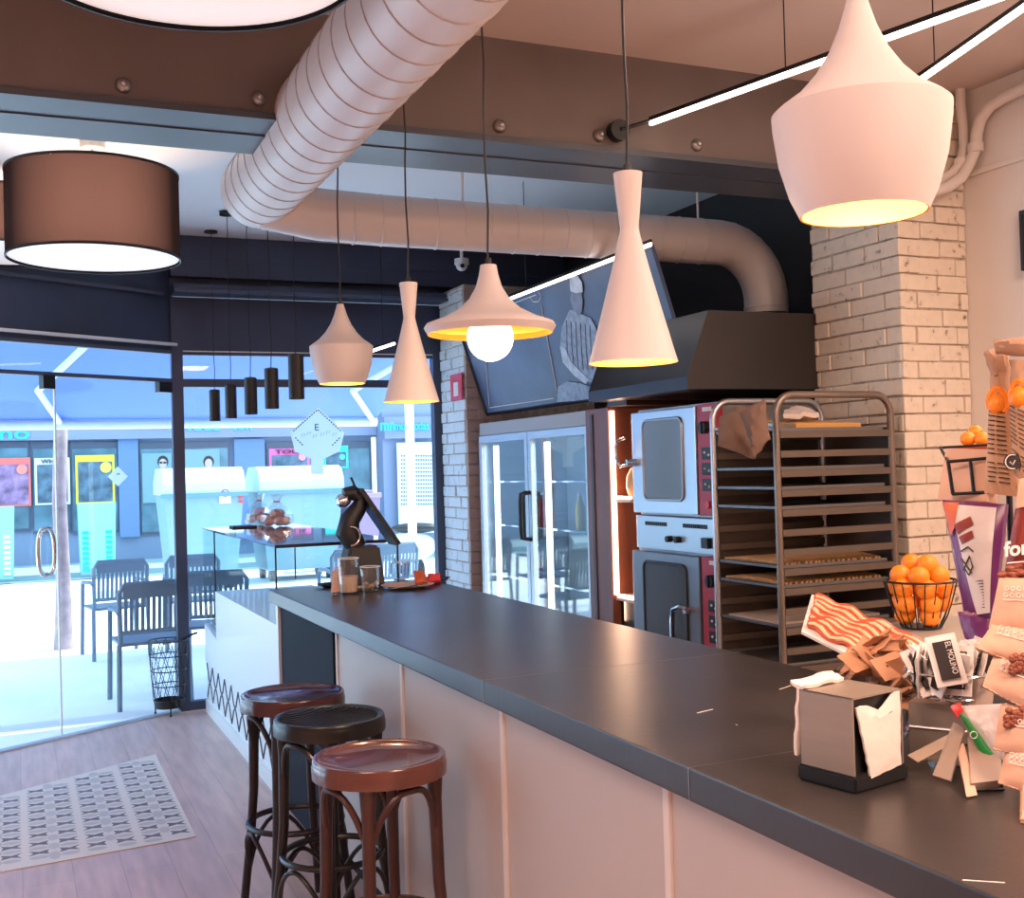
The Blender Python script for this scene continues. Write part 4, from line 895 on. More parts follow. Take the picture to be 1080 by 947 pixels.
poster(283, 473, 325, 494, (.90, .14, .45), 'pink poster reading TOUS behind the dumpsters', txt='TOUS', disc=(317, 482, 4, (.9, .3, .6)))
poster(340, 470, 366, 494, (.02, .60, .55), 'teal poster right of the diamond window sign', disc=(359, 482, 3, (.1, .75, .7)))
def face_poster(x0_, x1_, yt, yb_, cx, cy, glasses, label):
    t = thing('portrait_poster', label, 'poster', sp((x0_+x1_)/2, yb_, YS-.12))
    bm = B(); sbox(bm, x0_, yt, x1_, yb_, YS, .02, .10); obj('poster_sheet', bm, pm('pale_teal', (0.192, 0.330, 0.372), .5), t)
    k = 22/1194.
    def disc_(dx, dy, rx, ry, off, mat, nm):
        c = sp(cx+dx, cy+dy); bm = B(); pts = [Vector((c.x+rx*k*math.cos(a), YS-.121-off, c.z+ry*k*math.sin(a))) for a in [i*math.pi/10 for i in range(20)]]; prism(bm, pts, (0, -.004, 0)); obj(nm, bm, mat, t)
    disc_(0, -2, 5.6, 6.4, 0, M['ink'], 'printed_hair'); disc_(0, 0, 4, 5.2, .005, pm('print_skin', (.55, .42, .42), .6), 'printed_face'); disc_(0, 10, 9, 5, .003, pm('print_coat', (.20, .32, .45), .6), 'printed_shoulders')
    if glasses: disc_(-2, -1, 1.7, 1.2, .01, M['ink'], 'printed_glasses'); disc_(2, -1, 1.7, 1.2, .01, M['ink'], 'printed_glasses')
face_poster(150, 181, 478, 530, 171, 489, True, 'shop poster of a person in dark glasses, left of the dark post')
face_poster(191, 231, 474, 503, 219, 489, False, 'shop poster of a person with dark hair, right of the dark post')
# awning of the bar itself
aw = thing('awning', 'pale blue awning outside above the window and doors, white front bar', 'awning', (0, 9.5, 2.6))
YA = 11.4; a0 = P(-120, 452, 'y', YA); a1 = P(397, 443, 'y', YA); za = (a0.z+a1.z)/2
fabm = bpy.data.materials.new('awning_fabric'); fabm.use_nodes = True; nt = fabm.node_tree; nt.nodes.clear()
o_ = nt.nodes.new('ShaderNodeOutputMaterial'); d_ = nt.nodes.new('ShaderNodeBsdfDiffuse'); d_.inputs[0].default_value = (.33, .43, .70, 1); t_ = nt.nodes.new('ShaderNodeBsdfTranslucent'); t_.inputs[0].default_value = (.30, .42, .74, 1)
mx_ = nt.nodes.new('ShaderNodeMixShader'); nt.links.new(d_.outputs[0], mx_.inputs[1]); nt.links.new(t_.outputs[0], mx_.inputs[2]); nt.links.new(mx_.outputs[0], o_.inputs[0])
bm = B(); slab(bm, [(a0.x, 8.35, 2.85), (a1.x-.1, 8.35, 2.85), (a1.x, YA, za+.05), (a0.x, YA, za+.05)], .006, 4, 4); obj('fabric_sheet', bm, fabm, aw)
bm = B(); tube(bm, [(a0.x, YA, za), (a1.x, YA, za)], .045, 12); obj('front_bar', bm, M['street_white'], aw, True)
bm = B(); tube(bm, [(a0.x, 8.32, 2.9), (a1.x-.1, 8.32, 2.9)], .07, 12); obj('roller_tube', bm, M['dark_beam2'], aw, True)
for px in (392, 60):
    e = P(px+3, 446, 'y', YA); bm = B(); tube(bm, [Vector((e.x, YA, e.z)), P(px-20, 412, 'y', 9.9), Vector((P(px-20, 412, 'y', 9.9).x+.5, 8.35, 2.75))], .028, 8); obj('folding_arm', bm, M['street_white'], aw, True)
# dumpsters
def dumpster(xa, xb, yt, Y, label, signs=True):
    a = sp(xa, 500, Y).x; b = sp(xb, 500, Y).x; zt_ = sp((xa+xb)/2, yt, Y).z; c = (a+b)/2
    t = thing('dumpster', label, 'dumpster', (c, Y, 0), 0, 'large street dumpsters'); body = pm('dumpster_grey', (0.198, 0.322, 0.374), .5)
    bm = B(); hexa(bm, [(a+.12, Y+.1, .15), (b-.12, Y+.1, .15), (b-.12, Y+1.0, .15), (a+.12, Y+1.0, .15), (a+.02, Y, zt_-.38), (b-.02, Y, zt_-.38), (b-.02, Y+1.1, zt_-.38), (a+.02, Y+1.1, zt_-.38)]); obj('container_body', bm, body, t)
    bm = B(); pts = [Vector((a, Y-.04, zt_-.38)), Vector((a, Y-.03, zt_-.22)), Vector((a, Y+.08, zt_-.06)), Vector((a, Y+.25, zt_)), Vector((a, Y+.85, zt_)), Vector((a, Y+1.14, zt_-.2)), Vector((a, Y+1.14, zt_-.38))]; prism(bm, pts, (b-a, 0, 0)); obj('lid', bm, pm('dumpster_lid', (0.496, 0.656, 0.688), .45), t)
    bm = B(); box(bm, a-.03, b+.03, Y-.07, Y-.03, zt_-.42, zt_-.36); obj('rim_bar', bm, pm('rim', (0.112, 0.238, 0.308), .5), t)
    for x in (a+.2, b-.2):
        for y in (Y+.2, Y+.9): bm = B(); tube(bm, [(x-.04, y, .07), (x+.04, y, .07)], .09, 14); tube(bm, [(x, y, .07), (x, y, .17)], .03, 8); obj('wheel', bm, M['black'], t, True)
    if signs:
        q = sp(237, 522, Y); bm = B(); box(bm, q.x-.08, q.x+.08, Y-.03, Y-.005, q.z-.12, q.z+.12); s_ = obj('no_parking_sign', bm, M['street_white'], t)
        bm = B(); tube(bm, arc((q.x, Y-.035, q.z+.03), .05, 0, 2*math.pi, 20, 'xz')[:-1], .011, 6, closed=True); tube(bm, [(q.x-.035, Y-.035, q.z+.065), (q.x+.035, Y-.035, q.z-.005)], .009, 6); obj('sign_ring', bm, pm('violet_sign', (.40, .12, .55), .5), s_)
        q = sp(254, 523, Y); bm = B()
        for k in range(3): box(bm, q.x-.035, q.x+.03, Y-.03, Y-.005, q.z-.10+.07*k, q.z-.065+.07*k)
        obj('reflector_stripes', bm, M['redsign'], t)
dumpster(171, 258, 493, 16.5, 'pale grey dumpster with a no parking sticker, right beside the dark post')
dumpster(273, 362, 491, 17.0, 'pale grey dumpster behind the black juicer and the pastry bags', False)
pb = thing('wheelie_bin', 'lilac wheelie bin standing right of the dumpsters', 'bin', (sp(384, 560, 17).x, 17, 0)); lil = pm('lilac_plastic', (0.276, 0.180, 0.330), .5)
a = sp(368, 560, 17).x; b = sp(402, 560, 17).x; zt_ = sp(385, 517, 17).z
bm = B(); hexa(bm, [(a+.06, 17.05, .05), (b-.06, 17.05, .05), (b-.06, 17.5, .05), (a+.06, 17.5, .05), (a, 17, zt_-.12), (b, 17, zt_-.12), (b, 17.55, zt_-.12), (a, 17.55, zt_-.12)]); obj('bin_body', bm, lil, pb)
bm = B(); box(bm, a-.02, b+.02, 16.97, 17.6, zt_-.12, zt_-.04, .02); box(bm, a+.1, b-.1, 17.02, 17.5, zt_-.04, zt_, .02); obj('bin_lid', bm, pm('lilac_lid', (0.358, 0.234, 0.403), .5), pb)
for x in (a+.08, b-.08): bm = B(); tube(bm, [(x-.03, 17.5, .09), (x+.03, 17.5, .09)], .09, 14); obj('wheel', bm, M['black'], pb, True)
rb_ = tag(obj('pink_crate', hexa(B(), [(a-.02, 18.4, 0), (a+.2, 18.4, 0), (a+.2, 18.8, 0), (a-.02, 18.8, 0), (a-.04, 18.38, zt_-.08), (a+.22, 18.38, zt_-.08), (a+.22, 18.82, zt_-.08), (a-.04, 18.82, zt_-.08)]), pm('pink_box', (.70, .15, .32), .5)), 'narrow pink bin squeezed between dumpster and lilac bin', 'bin')
def totem(xa, xb, yt, yb_, col, label):
    Y = 20.0; a = sp(xa, yb_, Y); b = sp(xb, yt, Y); t = thing('street_planter', label, 'planter', ((a.x+b.x)/2, Y, .0), 0, 'teal planters by the far kerb')
    bm = B(); hexa(bm, [(a.x+.03, Y, .03), (b.x-.03, Y, .03), (b.x-.03, Y+.3, .03), (a.x+.03, Y+.3, .03), (a.x, Y-.02, b.z), (b.x, Y-.02, b.z), (b.x, Y+.32, b.z), (a.x, Y+.32, b.z)]); obj('planter_box', bm, pm('mint', (0.245, 0.546, 0.546), .5), t)
    bm = B()
    for s in (a.x+.09, b.x-.14):
        for k in range(8): box(bm, s-.03, s+.07, Y-.03, Y-.001, .1+k*.085, .15+k*.085)
    obj('printed_stripes', bm, pm('stripe_'+label[:4], col, .5), t)
totem(83, 122, 530, 584, (.0, .55, .62), 'mint box planter with teal stripes under the yellow poster')
totem(-20, 15, 534, 588, (.75, .7, .35), 'mint box planter with yellow stripes at the left edge of the doors')
# tree, poles, chairs
tr = thing('street_tree', 'slim tree trunk just outside the glass door seam', 'tree', P(67, 682, 'z', 0)); q = wloc(tr)
bm = B(); pts = [(q.x, q.y, -.03), (q.x+.01, q.y, .6), (q.x-.01, q.y, 1.4), (q.x+.02, q.y, 2.2), (q.x, q.y, 3.2), (q.x+.05, q.y, 4.2)]; tube(bm, pts, [.09, .068, .066, .064, .06, .05], 12); obj('trunk', bm, pm('bark', (.42, .30, .30), .9, noise=.25, nscale=10, bump=.4, bscale=14), tr, True)
bm = B()
for k in range(26): ball(bm, (q.x+random.gauss(0, .5), q.y+random.gauss(0, .5), 4.6+random.gauss(0, .4)), random.uniform(.2, .4), 8)
obj('crown', bm, pm('leaves', (.08, .2, .06), .8, noise=.3, nscale=5), tr)
q = P(437, 640, 'z', 0)
pl = thing('parasol_pole', 'tall white pole standing outside by the right window edge', 'pole', q); bm = B(); tube(bm, [(q.x, q.y, -.02), (q.x, q.y, 3.4)], .052, 16); obj('pole', bm, M['street_white'], pl, True)
bm = B(); lathe(bm, [(0, -.02), (.3, -.02), (.3, .04), (.06, .08), (.06, .2)], q, 24); obj('pole_base', bm, M['street_white'], pl, True)
q = sp(397, 590, 19); pl = thing('sign_post', 'thin white post behind the lilac bin', 'pole', (q.x, 19, 0)); bm = B(); tube(bm, [(q.x, 19, -.02), (q.x, 19, 2.2)], .04, 12); obj('pole', bm, M['street_white'], pl, True)
bm = B(); box(bm, q.x-.12, q.x+.12, 18.96, 19.04, -.02, .03); obj('pole_base', bm, M['street_white'], pl)
def chair0(label, loc, rz):
    t = thing('terrace_chair', label, 'chair', loc, rz, 'grey slatted terrace chairs'); m_ = pm('grey_resin', (0.150, 0.203, 0.270), .5)
    bm = B(); box(bm, -.23, .23, -.22, .22, .42, .445, .008); obj('seat', bm, m_, t, world=False)
    bm = B()
    tube(bm, [(-.225, -.23, .44), (-.235, -.27, .80), (-.20, -.28, .86), (.20, -.28, .86), (.235, -.27, .80), (.225, -.23, .44)], .018, 8); tube(bm, [(-.22, -.24, .52), (.22, -.24, .52)], .016, 8); box(bm, -.21, .21, -.285, -.265, .76, .86)
    obj('back_frame', bm, m_, t, True, world=False)
    for k in range(11):
        x = -.19+.038*k; bm = B(); hexa(bm, [(x-.012, -.25, .52), (x+.012, -.25, .52), (x+.012, -.238, .52), (x-.012, -.238, .52), (x-.012, -.285, .78), (x+.012, -.285, .78), (x+.012, -.272, .78), (x-.012, -.272, .78)]); obj('back_slat', bm, m_, t, world=False)
    for x in (-.235, .235):
        for y, s in ((-.24, -1), (.22, 1)):
            bm = B(); tube(bm, [(x, y, .44 if s < 0 else .64), (x+.01*(1 if x > 0 else -1), y+.03*s, -.018)], .018, 8); obj('leg', bm, m_, t, True, world=False)
        bm = B(); tube(bm, [(x, -.265, .66), (x, -.1, .67), (x, .22, .65)], .018, 8); obj('armrest', bm, m_, t, True, world=False)
    return t
c0 = chair0('grey slatted armchair just outside the glass doors, nearest of the terrace chairs', (.87, 8.62, 0), R(3))
for (px, py, r_, nm) in [(148, 591, 8, 'grey terrace chair half seen behind the nearest armchair, its left'), (186, 593, -4, 'grey terrace chair behind the nearest armchair, beside the dark post'), (222, 606, -12, 'terrace chair seen through the display case glass'), (415, 574, 6, 'dark slatted terrace chair seen right of the juicer'), (375, 580, 0, 'terrace chair half hidden by the juicer')]:
    q = P(px, py, 'z', .86); dup(c0, (q.x+{222: .12, 186: .25, 148: -.2}.get(px, 0), q.y+{148: .35, 186: .95, 222: .45}.get(px, .27), 0), R(r_), nm)
# scooter
q = P(457, 618, 'z', 0); 
sc_ = thing('motor_scooter', 'white motor scooter parked outside at the right end of the window', 'scooter', (q.x+.2, q.y, 0)); wh = pm('scooter_white', (.78, .84, .88), .35)
for y in (-.55, .55): bm = B(); tube(bm, arc((0, y, .23), .2, 0, 2*math.pi, 24, 'yz')[:-1], .05, 8, closed=True); tube(bm, [(-.05, y, .23), (.05, y, .23)], .1, 12); obj('wheel', bm, M['black'], sc_, True, world=False)
bm = B(); slab(bm, [(-.18, -.5, 1.0), (.18, -.5, 1.0), (.16, -.3, .3), (-.16, -.3, .3)], .05, 6, 6, .04); obj('front_shield', bm, wh, sc_, True, world=False)
bm = B(); box(bm, -.15, .15, -.3, .25, .25, .34, .02); ball(bm, (0, .5, .55), .3, 18, (.6, 1.2, .7)); obj('body', bm, wh, sc_, True, world=False)
bm = B(); ball(bm, (0, .42, .80), .25, 16, (.55, 1.4, .3)); obj('saddle', bm, M['black'], sc_, True, world=False)
bm = B(); tube(bm, [(-.32, -.4, 1.08), (-.1, -.5, 1.02), (.1, -.5, 1.02), (.32, -.4, 1.08)], .018, 8); tube(bm, [(0, -.5, 1.0), (0, -.55, .25)], .03, 8); obj('handlebar', bm, M['black'], sc_, True, world=False)
bm = B(); tube(bm, [(-.24, -.46, 1.04), (-.30, -.48, 1.28)], .008, 6); ball(bm, (-.30, -.48, 1.32), .06, 10, (1, .3, .8)); obj('mirror', bm, wh, sc_, True, world=False)
sc_.rotation_euler.z = R(60)
# diamond signs on the glass
SIGNW = bpy.data.materials.new('translucent_sign'); SIGNW.use_nodes = True; nt = SIGNW.node_tree; nt.nodes.clear()
o_ = nt.nodes.new('ShaderNodeOutputMaterial'); d_ = nt.nodes.new('ShaderNodeBsdfDiffuse'); d_.inputs[0].default_value = (.85, .9, .9, 1); t_ = nt.nodes.new('ShaderNodeBsdfTranslucent'); t_.inputs[0].default_value = (.9, .98, .98, 1)
mx_ = nt.nodes.new('ShaderNodeMixShader'); mx_.inputs[0].default_value = .75; nt.links.new(d_.outputs[0], mx_.inputs[1]); nt.links.new(t_.outputs[0], mx_.inputs[2]); nt.links.new(mx_.outputs[0], o_.inputs[0])
def wsign(pts, mat, Y, label, name='window_sign'):
    t = thing(name, label, 'sign', P(335, 484, 'y', Y)); bm = B(); prism(bm, [P(x, y, 'y', Y) for x, y in pts], (0, -.006, 0)); obj('sign_sheet', bm, mat, t); return t
YW = FY-.012
t = wsign([(306, 456), (335, 429), (363, 456), (358, 476), (341, 484), (341, 500), (328, 500), (328, 484), (311, 476)], SIGNW, YW, 'white diamond sign with dashed border on the shop window')
bm = B()
for (ax_, ay), (bx_, by_) in (((309, 455), (335, 432)), ((335, 432), (360, 455)), ((311, 461), (320, 470)), ((350, 470), (359, 461))):
    n = 11 if abs(ax_-bx_) > 15 else 4
    for k in range(n):
        u = (k+.15)/n; v = (k+.7)/n; tube(bm, [P(ax_+(bx_-ax_)*u, ay+(by_-ay)*u, 'y', YW-.008), P(ax_+(bx_-ax_)*v, ay+(by_-ay)*v, 'y', YW-.008)], .004, 4)
obj('dashed_border', bm, M['ink'], t)
q = P(331.5, 454, 'y', YW-.008); obj('sign_letter', text_bm('E', .07, (q.x, q.y, q.z), (1, 0, 0), (0, 0, 1), .001), M['ink'], t)
bm = B()
for (x_, y_) in ((318, 461), (324, 459), (330, 462), (338, 460), (344, 458), (351, 460)): tube(bm, [P(x_, y_, 'y', YW-.008), P(x_+1, y_-4, 'y', YW-.008), P(x_+3, y_-1, 'y', YW-.008), P(x_+4, y_-4, 'y', YW-.008)], .0022, 4)
obj('faint_scribble', bm, pm('pale_ink', (.35, .45, .42), .5), t)
t = thing('door_sticker', 'small white diamond sticker on the glass door', 'sticker', dpt(ds(123), 1.6, .02)); s0 = ds(123); zc = 1.605
def dz(y): d = ray(123, y); k = (DA-C0).dot(DN)/d.dot(DN); return (C0+d*k).z
z0_, z1_ = dz(513), dz(492); zc = (z0_+z1_)/2; hw = abs(ds(113)-ds(134))/2
bm = B(); prism(bm, [dpt(s0-hw, zc, .012), dpt(s0, z1_, .012), dpt(s0+hw, zc, .012), dpt(s0, z0_, .012)], DN*.004); obj('sticker_sheet', bm, SIGNW, t)
bm = B(); tube(bm, [dpt(s0+.01*math.cos(a), zc+.01+.01*math.sin(a), .018) for a in (0, 1, 2, 3, 3.14)], .0025, 4); obj('printed_mark', bm, M['ink'], t)
Q_ = Q
def Q(x, y, d):                          # never below the worktop
    p = Q_(x, y, d); return P(x, y, 'z', CT+.004) if p.z < CT+.004 else p
# ================================================================ PLATES AND GLASSES AT THE FAR END
def plate(x, y, r, mat, label, z=CT):
    q = P(x, y, 'z', z); bm = B(); lathe(bm, [(0, .004), (r*.6, .004), (r, .016), (r+.002, .018), (r*.62, 0), (0, 0)], (q.x, q.y, z), 40); return tag(obj('plate', bm, mat, None, True), label, 'plate', 'plates on the bar end')
wood = pm('pale_wood_plate', (.62, .38, .24), .5)
plate(430, 620, .125, wood, 'round pale wooden plate right of the two glasses'); plate(353, 619, .085, M['black'], 'black plate behind the glass of milky drink'); plate(381, 623, .06, wood, 'little pale saucer between the two front glasses'); plate(457, 613, .085, M['black'], 'black plate with red napkin at the window end of the bar')
def tumbler(x, y, r, h, fill, fc, label):
    q = P(x, y, 'z', CT); t = thing('glass_tumbler', label, 'glass', (q.x, q.y, CT+.001), 0, 'glasses on the bar end')
    bm = B(); lathe(bm, [(0, 0), (r*.78, 0), (r*.8, .006), (r, h), (r-.003, h), (r*.76, .012), (0, .012)], seg=12); obj('glass_body', bm, M['cup'], t, world=False)
    bm = B(); tube(bm, arc((0, 0, h), r-.0015, 0, 2*math.pi, 24)[:-1], .002, 6, closed=True); obj('rim', bm, M['white_pl'], t, world=False)
    if fill:
        bm = B(); lathe(bm, [(0, .013), (r*.75, .013), (r*.75+fill*.2*r/h, fill), (0, fill)], seg=24); obj('drink', bm, fc, t, True, world=False)
milk = pm('milky_drink', (.70, .48, .34), .3)
tumbler(368, 627, .050, .165, .085, milk, 'taller glass half full of milky drink'); tumbler(391, 625, .048, .12, .0, None, 'shorter empty glass right of the milky drink')
tumbler(424, 613, .045, .095, .012, milk, 'glass turned empty on the pale plate'); 
rnd = random.Random(11)
for k, (x, y) in enumerate(((386, 620), (392, 622), (397, 619))):
    q = P(x, y, 'z', CT+.012); bm = B(); ball(bm, (q.x, q.y, CT+.03), .012, 8, (1.2, 1, .9)); tag(obj('ice_cube', bm, pm('amber_%d' % k, (.6, .35, .12), .3), None, True), ['left', 'middle', 'right'][k]+' amber bit inside the shorter glass', 'ice cube')
bm = B(); slab(bm, [Q(350, 604, 5.25), Q(361, 598, 5.25), Q(362, 624, 5.2), Q(350, 626, 5.2)], .015, 7, 7, .012, .006, 8); tag(obj('paper_napkin', bm, M['kraft_pink'], None, True), 'crumpled beige napkin leaning on the glass of milky drink', 'napkin')
bm = B(); slab(bm, [Q(436, 603, 5.5), Q(448, 602, 5.5), Q(451, 614, 5.45), Q(438, 616, 5.45)], .012, 7, 7, .012, .006, 9); tag(obj('red_wrapper', bm, M['redfoil2'], None, True), 'orange red wrapper on the pale wooden plate', 'wrapper')
bm = B(); slab(bm, [Q(451, 606, 5.6), Q(464, 605, 5.6), Q(465, 613, 5.55), Q(451, 614, 5.55)], .012, 7, 7, .010, .006, 10); tag(obj('red_napkin', bm, M['redsign'], None, True), 'small red napkin on the black plate', 'napkin')
q = P(427, 621, 'z', CT+.02); bm = B(); tube(bm, [(q.x-.06, q.y, CT+.024), (q.x, q.y+.01, CT+.028), (q.x+.07, q.y+.03, CT+.03)], .004, 6); tag(obj('teaspoon', bm, M['chrome'], None, True), 'thin spoon lying on the pale wooden plate', 'spoon')
# ================================================================ NAPKIN DISPENSER
A = P(846, 822, 'z', CT); Bc = P(902, 837, 'z', CT); C_ = P(960, 823, 'z', CT)
ux = (A-Bc); uy = (C_-Bc); ux.z = uy.z = 0; W1 = ux.length; W2 = uy.length*.98; ux.normalize(); uy = (uy-ux*uy.dot(ux)).normalized()
nd = thing('napkin_dispenser', 'steel napkin dispenser with black base on the counter, napkins at both ends', 'napkin dispenser', (Bc.x, Bc.y, CT))
def L(a, b, z): return Vector((Bc.x, Bc.y, CT))+ux*a+uy*b+Vector((0, 0, z))
def lb(bm, a0, a1, b0, b1, z0, z1): return hexa(bm, [L(a0, b0, z0), L(a1, b0, z0), L(a1, b1, z0), L(a0, b1, z0), L(a0, b0, z1), L(a1, b0, z1), L(a1, b1, z1), L(a0, b1, z1)])
HD = .158
bm = B(); lb(bm, -.006, W1+.006, -.006, W2+.006, 0.001, .028); bmesh.ops.bevel(bm, geom=bm.edges[:], offset=.004, segments=2, affect='EDGES'); obj('base', bm, M['black'], nd, True)
steel = pm('dispenser_steel', (.40, .32, .265), .36, metal=.45, noise=.06, nscale=3, stretch=(1, 1, 12))
bm = B(); lb(bm, 0, W1, 0, .003, .028, HD); lb(bm, 0, W1, W2-.003, W2, .028, HD); lb(bm, 0, W1, 0, W2, HD-.003, HD); obj('steel_sleeve', bm, steel, nd)
bm = B(); lb(bm, .010, .014, .004, W2-.004, .028, HD-.004); lb(bm, W1-.014, W1-.010, .004, W2-.004, .028, HD-.004); obj('dark_end_plate', bm, M['black'], nd)
bm = B(); slab(bm, [L(0.002, .010, HD-.018), L(0.002, W2-.004, HD+.000), L(-.005, W2-.016, .03), L(-.005, .035, .02)], .004, 8, 12, .004, .0012, 12)
for v in bm.verts:
    l_ = v.co-L(0, 0, 0); b = l_.dot(uy); z = l_.z
    if z > HD-.03 and abs(b-W2*.55) < W2*.30: v.co.z -= .022*(1-abs(b-W2*.55)/(W2*.30))
obj('napkin', bm, M['paper'], nd, True)
bm = B(); slab(bm, [L(W1+.004, .0, HD+.004), L(W1+.006, W2*.75, HD+.006), L(W1+.006, W2*.75, .05), L(W1+.014, .0, .04)], .006, 8, 10, .004, .002, 13); slab(bm, [L(W1+.02, .0, HD+.008), L(W1+.02, W2*.8, HD+.014), L(W1-.012, W2*.8, HD+.006), L(W1-.012, .0, HD+.004)], .006, 6, 5, .003, .003, 14); obj('napkin_stack', bm, M['paper'], nd, True)
# ================================================================ BACK SHELF, ORANGES, SMALL STUFF
sh = thing('back_counter', 'steel topped low back counter behind the bar carrying the orange basket', 'back counter', (2.5, 2.3, 0))
ZB = 1.10; q = P(972, 662, 'z', ZB)
bm = B(); box(bm, q.x-.17, q.x+.55, q.y-1.1, q.y+.13, ZB-.03, ZB, .004); obj('steel_top', bm, pm('pale_steel', (.45, .40, .35), .35, metal=.3), sh)
bm = B(); box(bm, q.x-.12, q.x+.53, q.y-1.08, q.y+.08, 0, ZB-.03); obj('cupboard', bm, M['inox_dark'], sh)
wb = thing('orange_basket', 'tapered wire basket full of oranges beside the brick pillar', 'basket', (q.x, q.y, ZB)); dB = (q-C0).dot(cF); px2m = dB/1194
r0 = 20*px2m; r1 = 37*px2m; hb = 50*px2m
bm = B(); tube(bm, arc((q.x, q.y, ZB+.004), r0, 0, 2*math.pi, 30)[:-1], .0025, 6, closed=True); tube(bm, arc((q.x, q.y, ZB+hb), r1, 0, 2*math.pi, 30)[:-1], .0035, 6, closed=True)
for k in range(20):
    a = k*R(18); tube(bm, [(q.x+(r0+(r1-r0)*u**.7)*math.cos(a), q.y+(r0+(r1-r0)*u**.7)*math.sin(a), ZB+.004+(hb-.004)*u) for u in (0, .25, .5, .75, 1)], .0018, 5)
obj('wire_cage', bm, M['blackmetal'], wb, True)
obj('basket_floor', lathe(B(), [(0, .002), (r0, .002), (r0, .006), (0, .006)], (q.x, q.y, ZB), 24), M['blackmetal'], wb)
ro = 11*px2m; lay = [(ro+.008, 3, r0-ro*.35, 'bottom'), (ro*2.45, 5, r0+.002, 'lower'), (ro*3.9, 6, r1-ro*1.25, 'upper'), (ro*5.1, 5, r1-ro*1.55, 'heaped'), (ro*6.1, 2, ro*.95, 'topmost')]
o0 = None
for z, n, rr, w_ in lay:
    for k in range(n):
        a = k*2*math.pi/n+z*9; nm = 'orange in the %s layer of the wire basket, %s' % (w_, ['facing the bar', 'towards the window', 'on the far side', 'towards the pillar', 'towards the snack stand', 'by the near rim'][k])
        p_ = (q.x+rr*math.cos(a), q.y+rr*math.sin(a), ZB+z)
        if o0 is None:
            o0 = thing('orange', nm, 'orange', p_, 0, 'oranges in the wire basket'); bm = B(); ball(bm, (0, 0, 0), ro, 24, (1, 1, .95)); obj('peel', bm, M['orange'], o0, True, world=False)
            bm = B(); lathe(bm, [(0, ro*.97), (ro*.12, ro*.955)], seg=8); obj('stem_scar', bm, M['green'], o0, world=False)
        else: dup(o0, p_, a, nm)
# bacon tray
def card(name, pts, th, mat, label, cat, **k):
    bm = B(); slab(bm, pts, th, k.get('nx', 6), k.get('ny', 6), k.get('bulge', 0), k.get('wav', 0), k.get('seed', 1)); return tag(obj(name, bm, mat, None, True), label, cat)
bt = thing('bacon_tray', 'long tray of red streaked bacon slices tilted behind the napkin dispenser', 'food tray', Q(845, 668, 2.9))
T0, T1, T2, T3 = Q(856, 628, 3.10), Q(1000, 692, 2.80), Q(985, 737, 2.62), Q(845, 667, 2.90)
bm = B(); slab(bm, [T0, T1, T2, T3], .008, 4, 4); obj('white_tray', bm, M['whitef'], bt)
nrm = (T1-T0).cross(T3-T0).normalized(); nrm = nrm if nrm.z > 0 else -nrm
for k in range(7):
    v = .10+k*.125; bm = B(); pts = []
    for i in range(22):
        u = .05+.93*i/21; s_ = v+.035*math.sin(i*.9+k*1.7)
        pts.append(T0*(1-u)*(1-s_)+T1*u*(1-s_)+T2*u*s_+T3*(1-u)*s_+nrm*(.014+.005*math.sin(i*1.3+k)))
    tube(bm, pts, .0125, 7); o_ = obj('bacon_slice', bm, M['bacon_r'], bt, True)
    bm = B(); tube(bm, [p_+nrm*.006+(T3-T0)*(.035) for p_ in pts], .0055, 6); obj('fat_streak', bm, M['bacon_w'], o_, True)
bm = B(); d_ = (T2+T3)/2; box(bm, d_.x-.0, d_.x+.10, d_.y-.0, d_.y+.10, CT, min(T3.z, T2.z)-.02); obj('tray_prop', bm, M['blackmetal'], bt)
# brown sachets in a glass bowl
q = P(932, 777, 'z', CT); bw = thing('sachet_bowl', 'clear glass bowl heaped with brown sachets behind the napkin dispenser', 'bowl', (q.x, q.y, CT)); db_ = (q-C0).dot(cF)/1194
rB = 47*db_; zB = (777-706)*db_
bm = B(); lathe(bm, [(0, 0), (rB*.5, 0), (rB*.8, zB*.4), (rB, zB), (rB-.004, zB), (rB*.78, zB*.42), (rB*.48, .006), (0, .006)], seg=36); obj('glass_bowl', bm, M['cup'], bw, True, world=False)
rnd = random.Random(21); s0 = None
for k in range(52):
    a = rnd.uniform(0, 6.28); rr = rB*.86*math.sqrt(rnd.random()); z = zB*.55+rnd.random()*zB*.45+(1-rr/rB)*zB*.55
    nm = 'brown paper sachet heaped in the glass bowl'
    if s0 is None:
        s0 = thing('sugar_sachet', nm, 'sachet', (q.x, q.y, CT+z), 0, 'brown sachets in the bowl'); bm = B(); slab(bm, [(-.036, .026, 0), (.036, .026, .006), (.036, -.026, 0), (-.036, -.026, .005)], .002, 8, 6, .005, .002, 3); obj('sachet_paper', bm, M['sachet'], s0, True, world=False)
        bm = B(); box(bm, -.014, .014, -.004, .004, .0065, .0075); obj('print_mark', bm, M['ink'], s0, world=False); o_ = s0
    else: o_ = dup(s0, (0, 0, 0), 0, nm)
    o_.location = (q.x+rr*math.cos(a), q.y+rr*math.sin(a), CT+z); o_.rotation_euler = (rnd.uniform(-.9, .9), rnd.uniform(-.9, .9), rnd.uniform(0, 6.3))
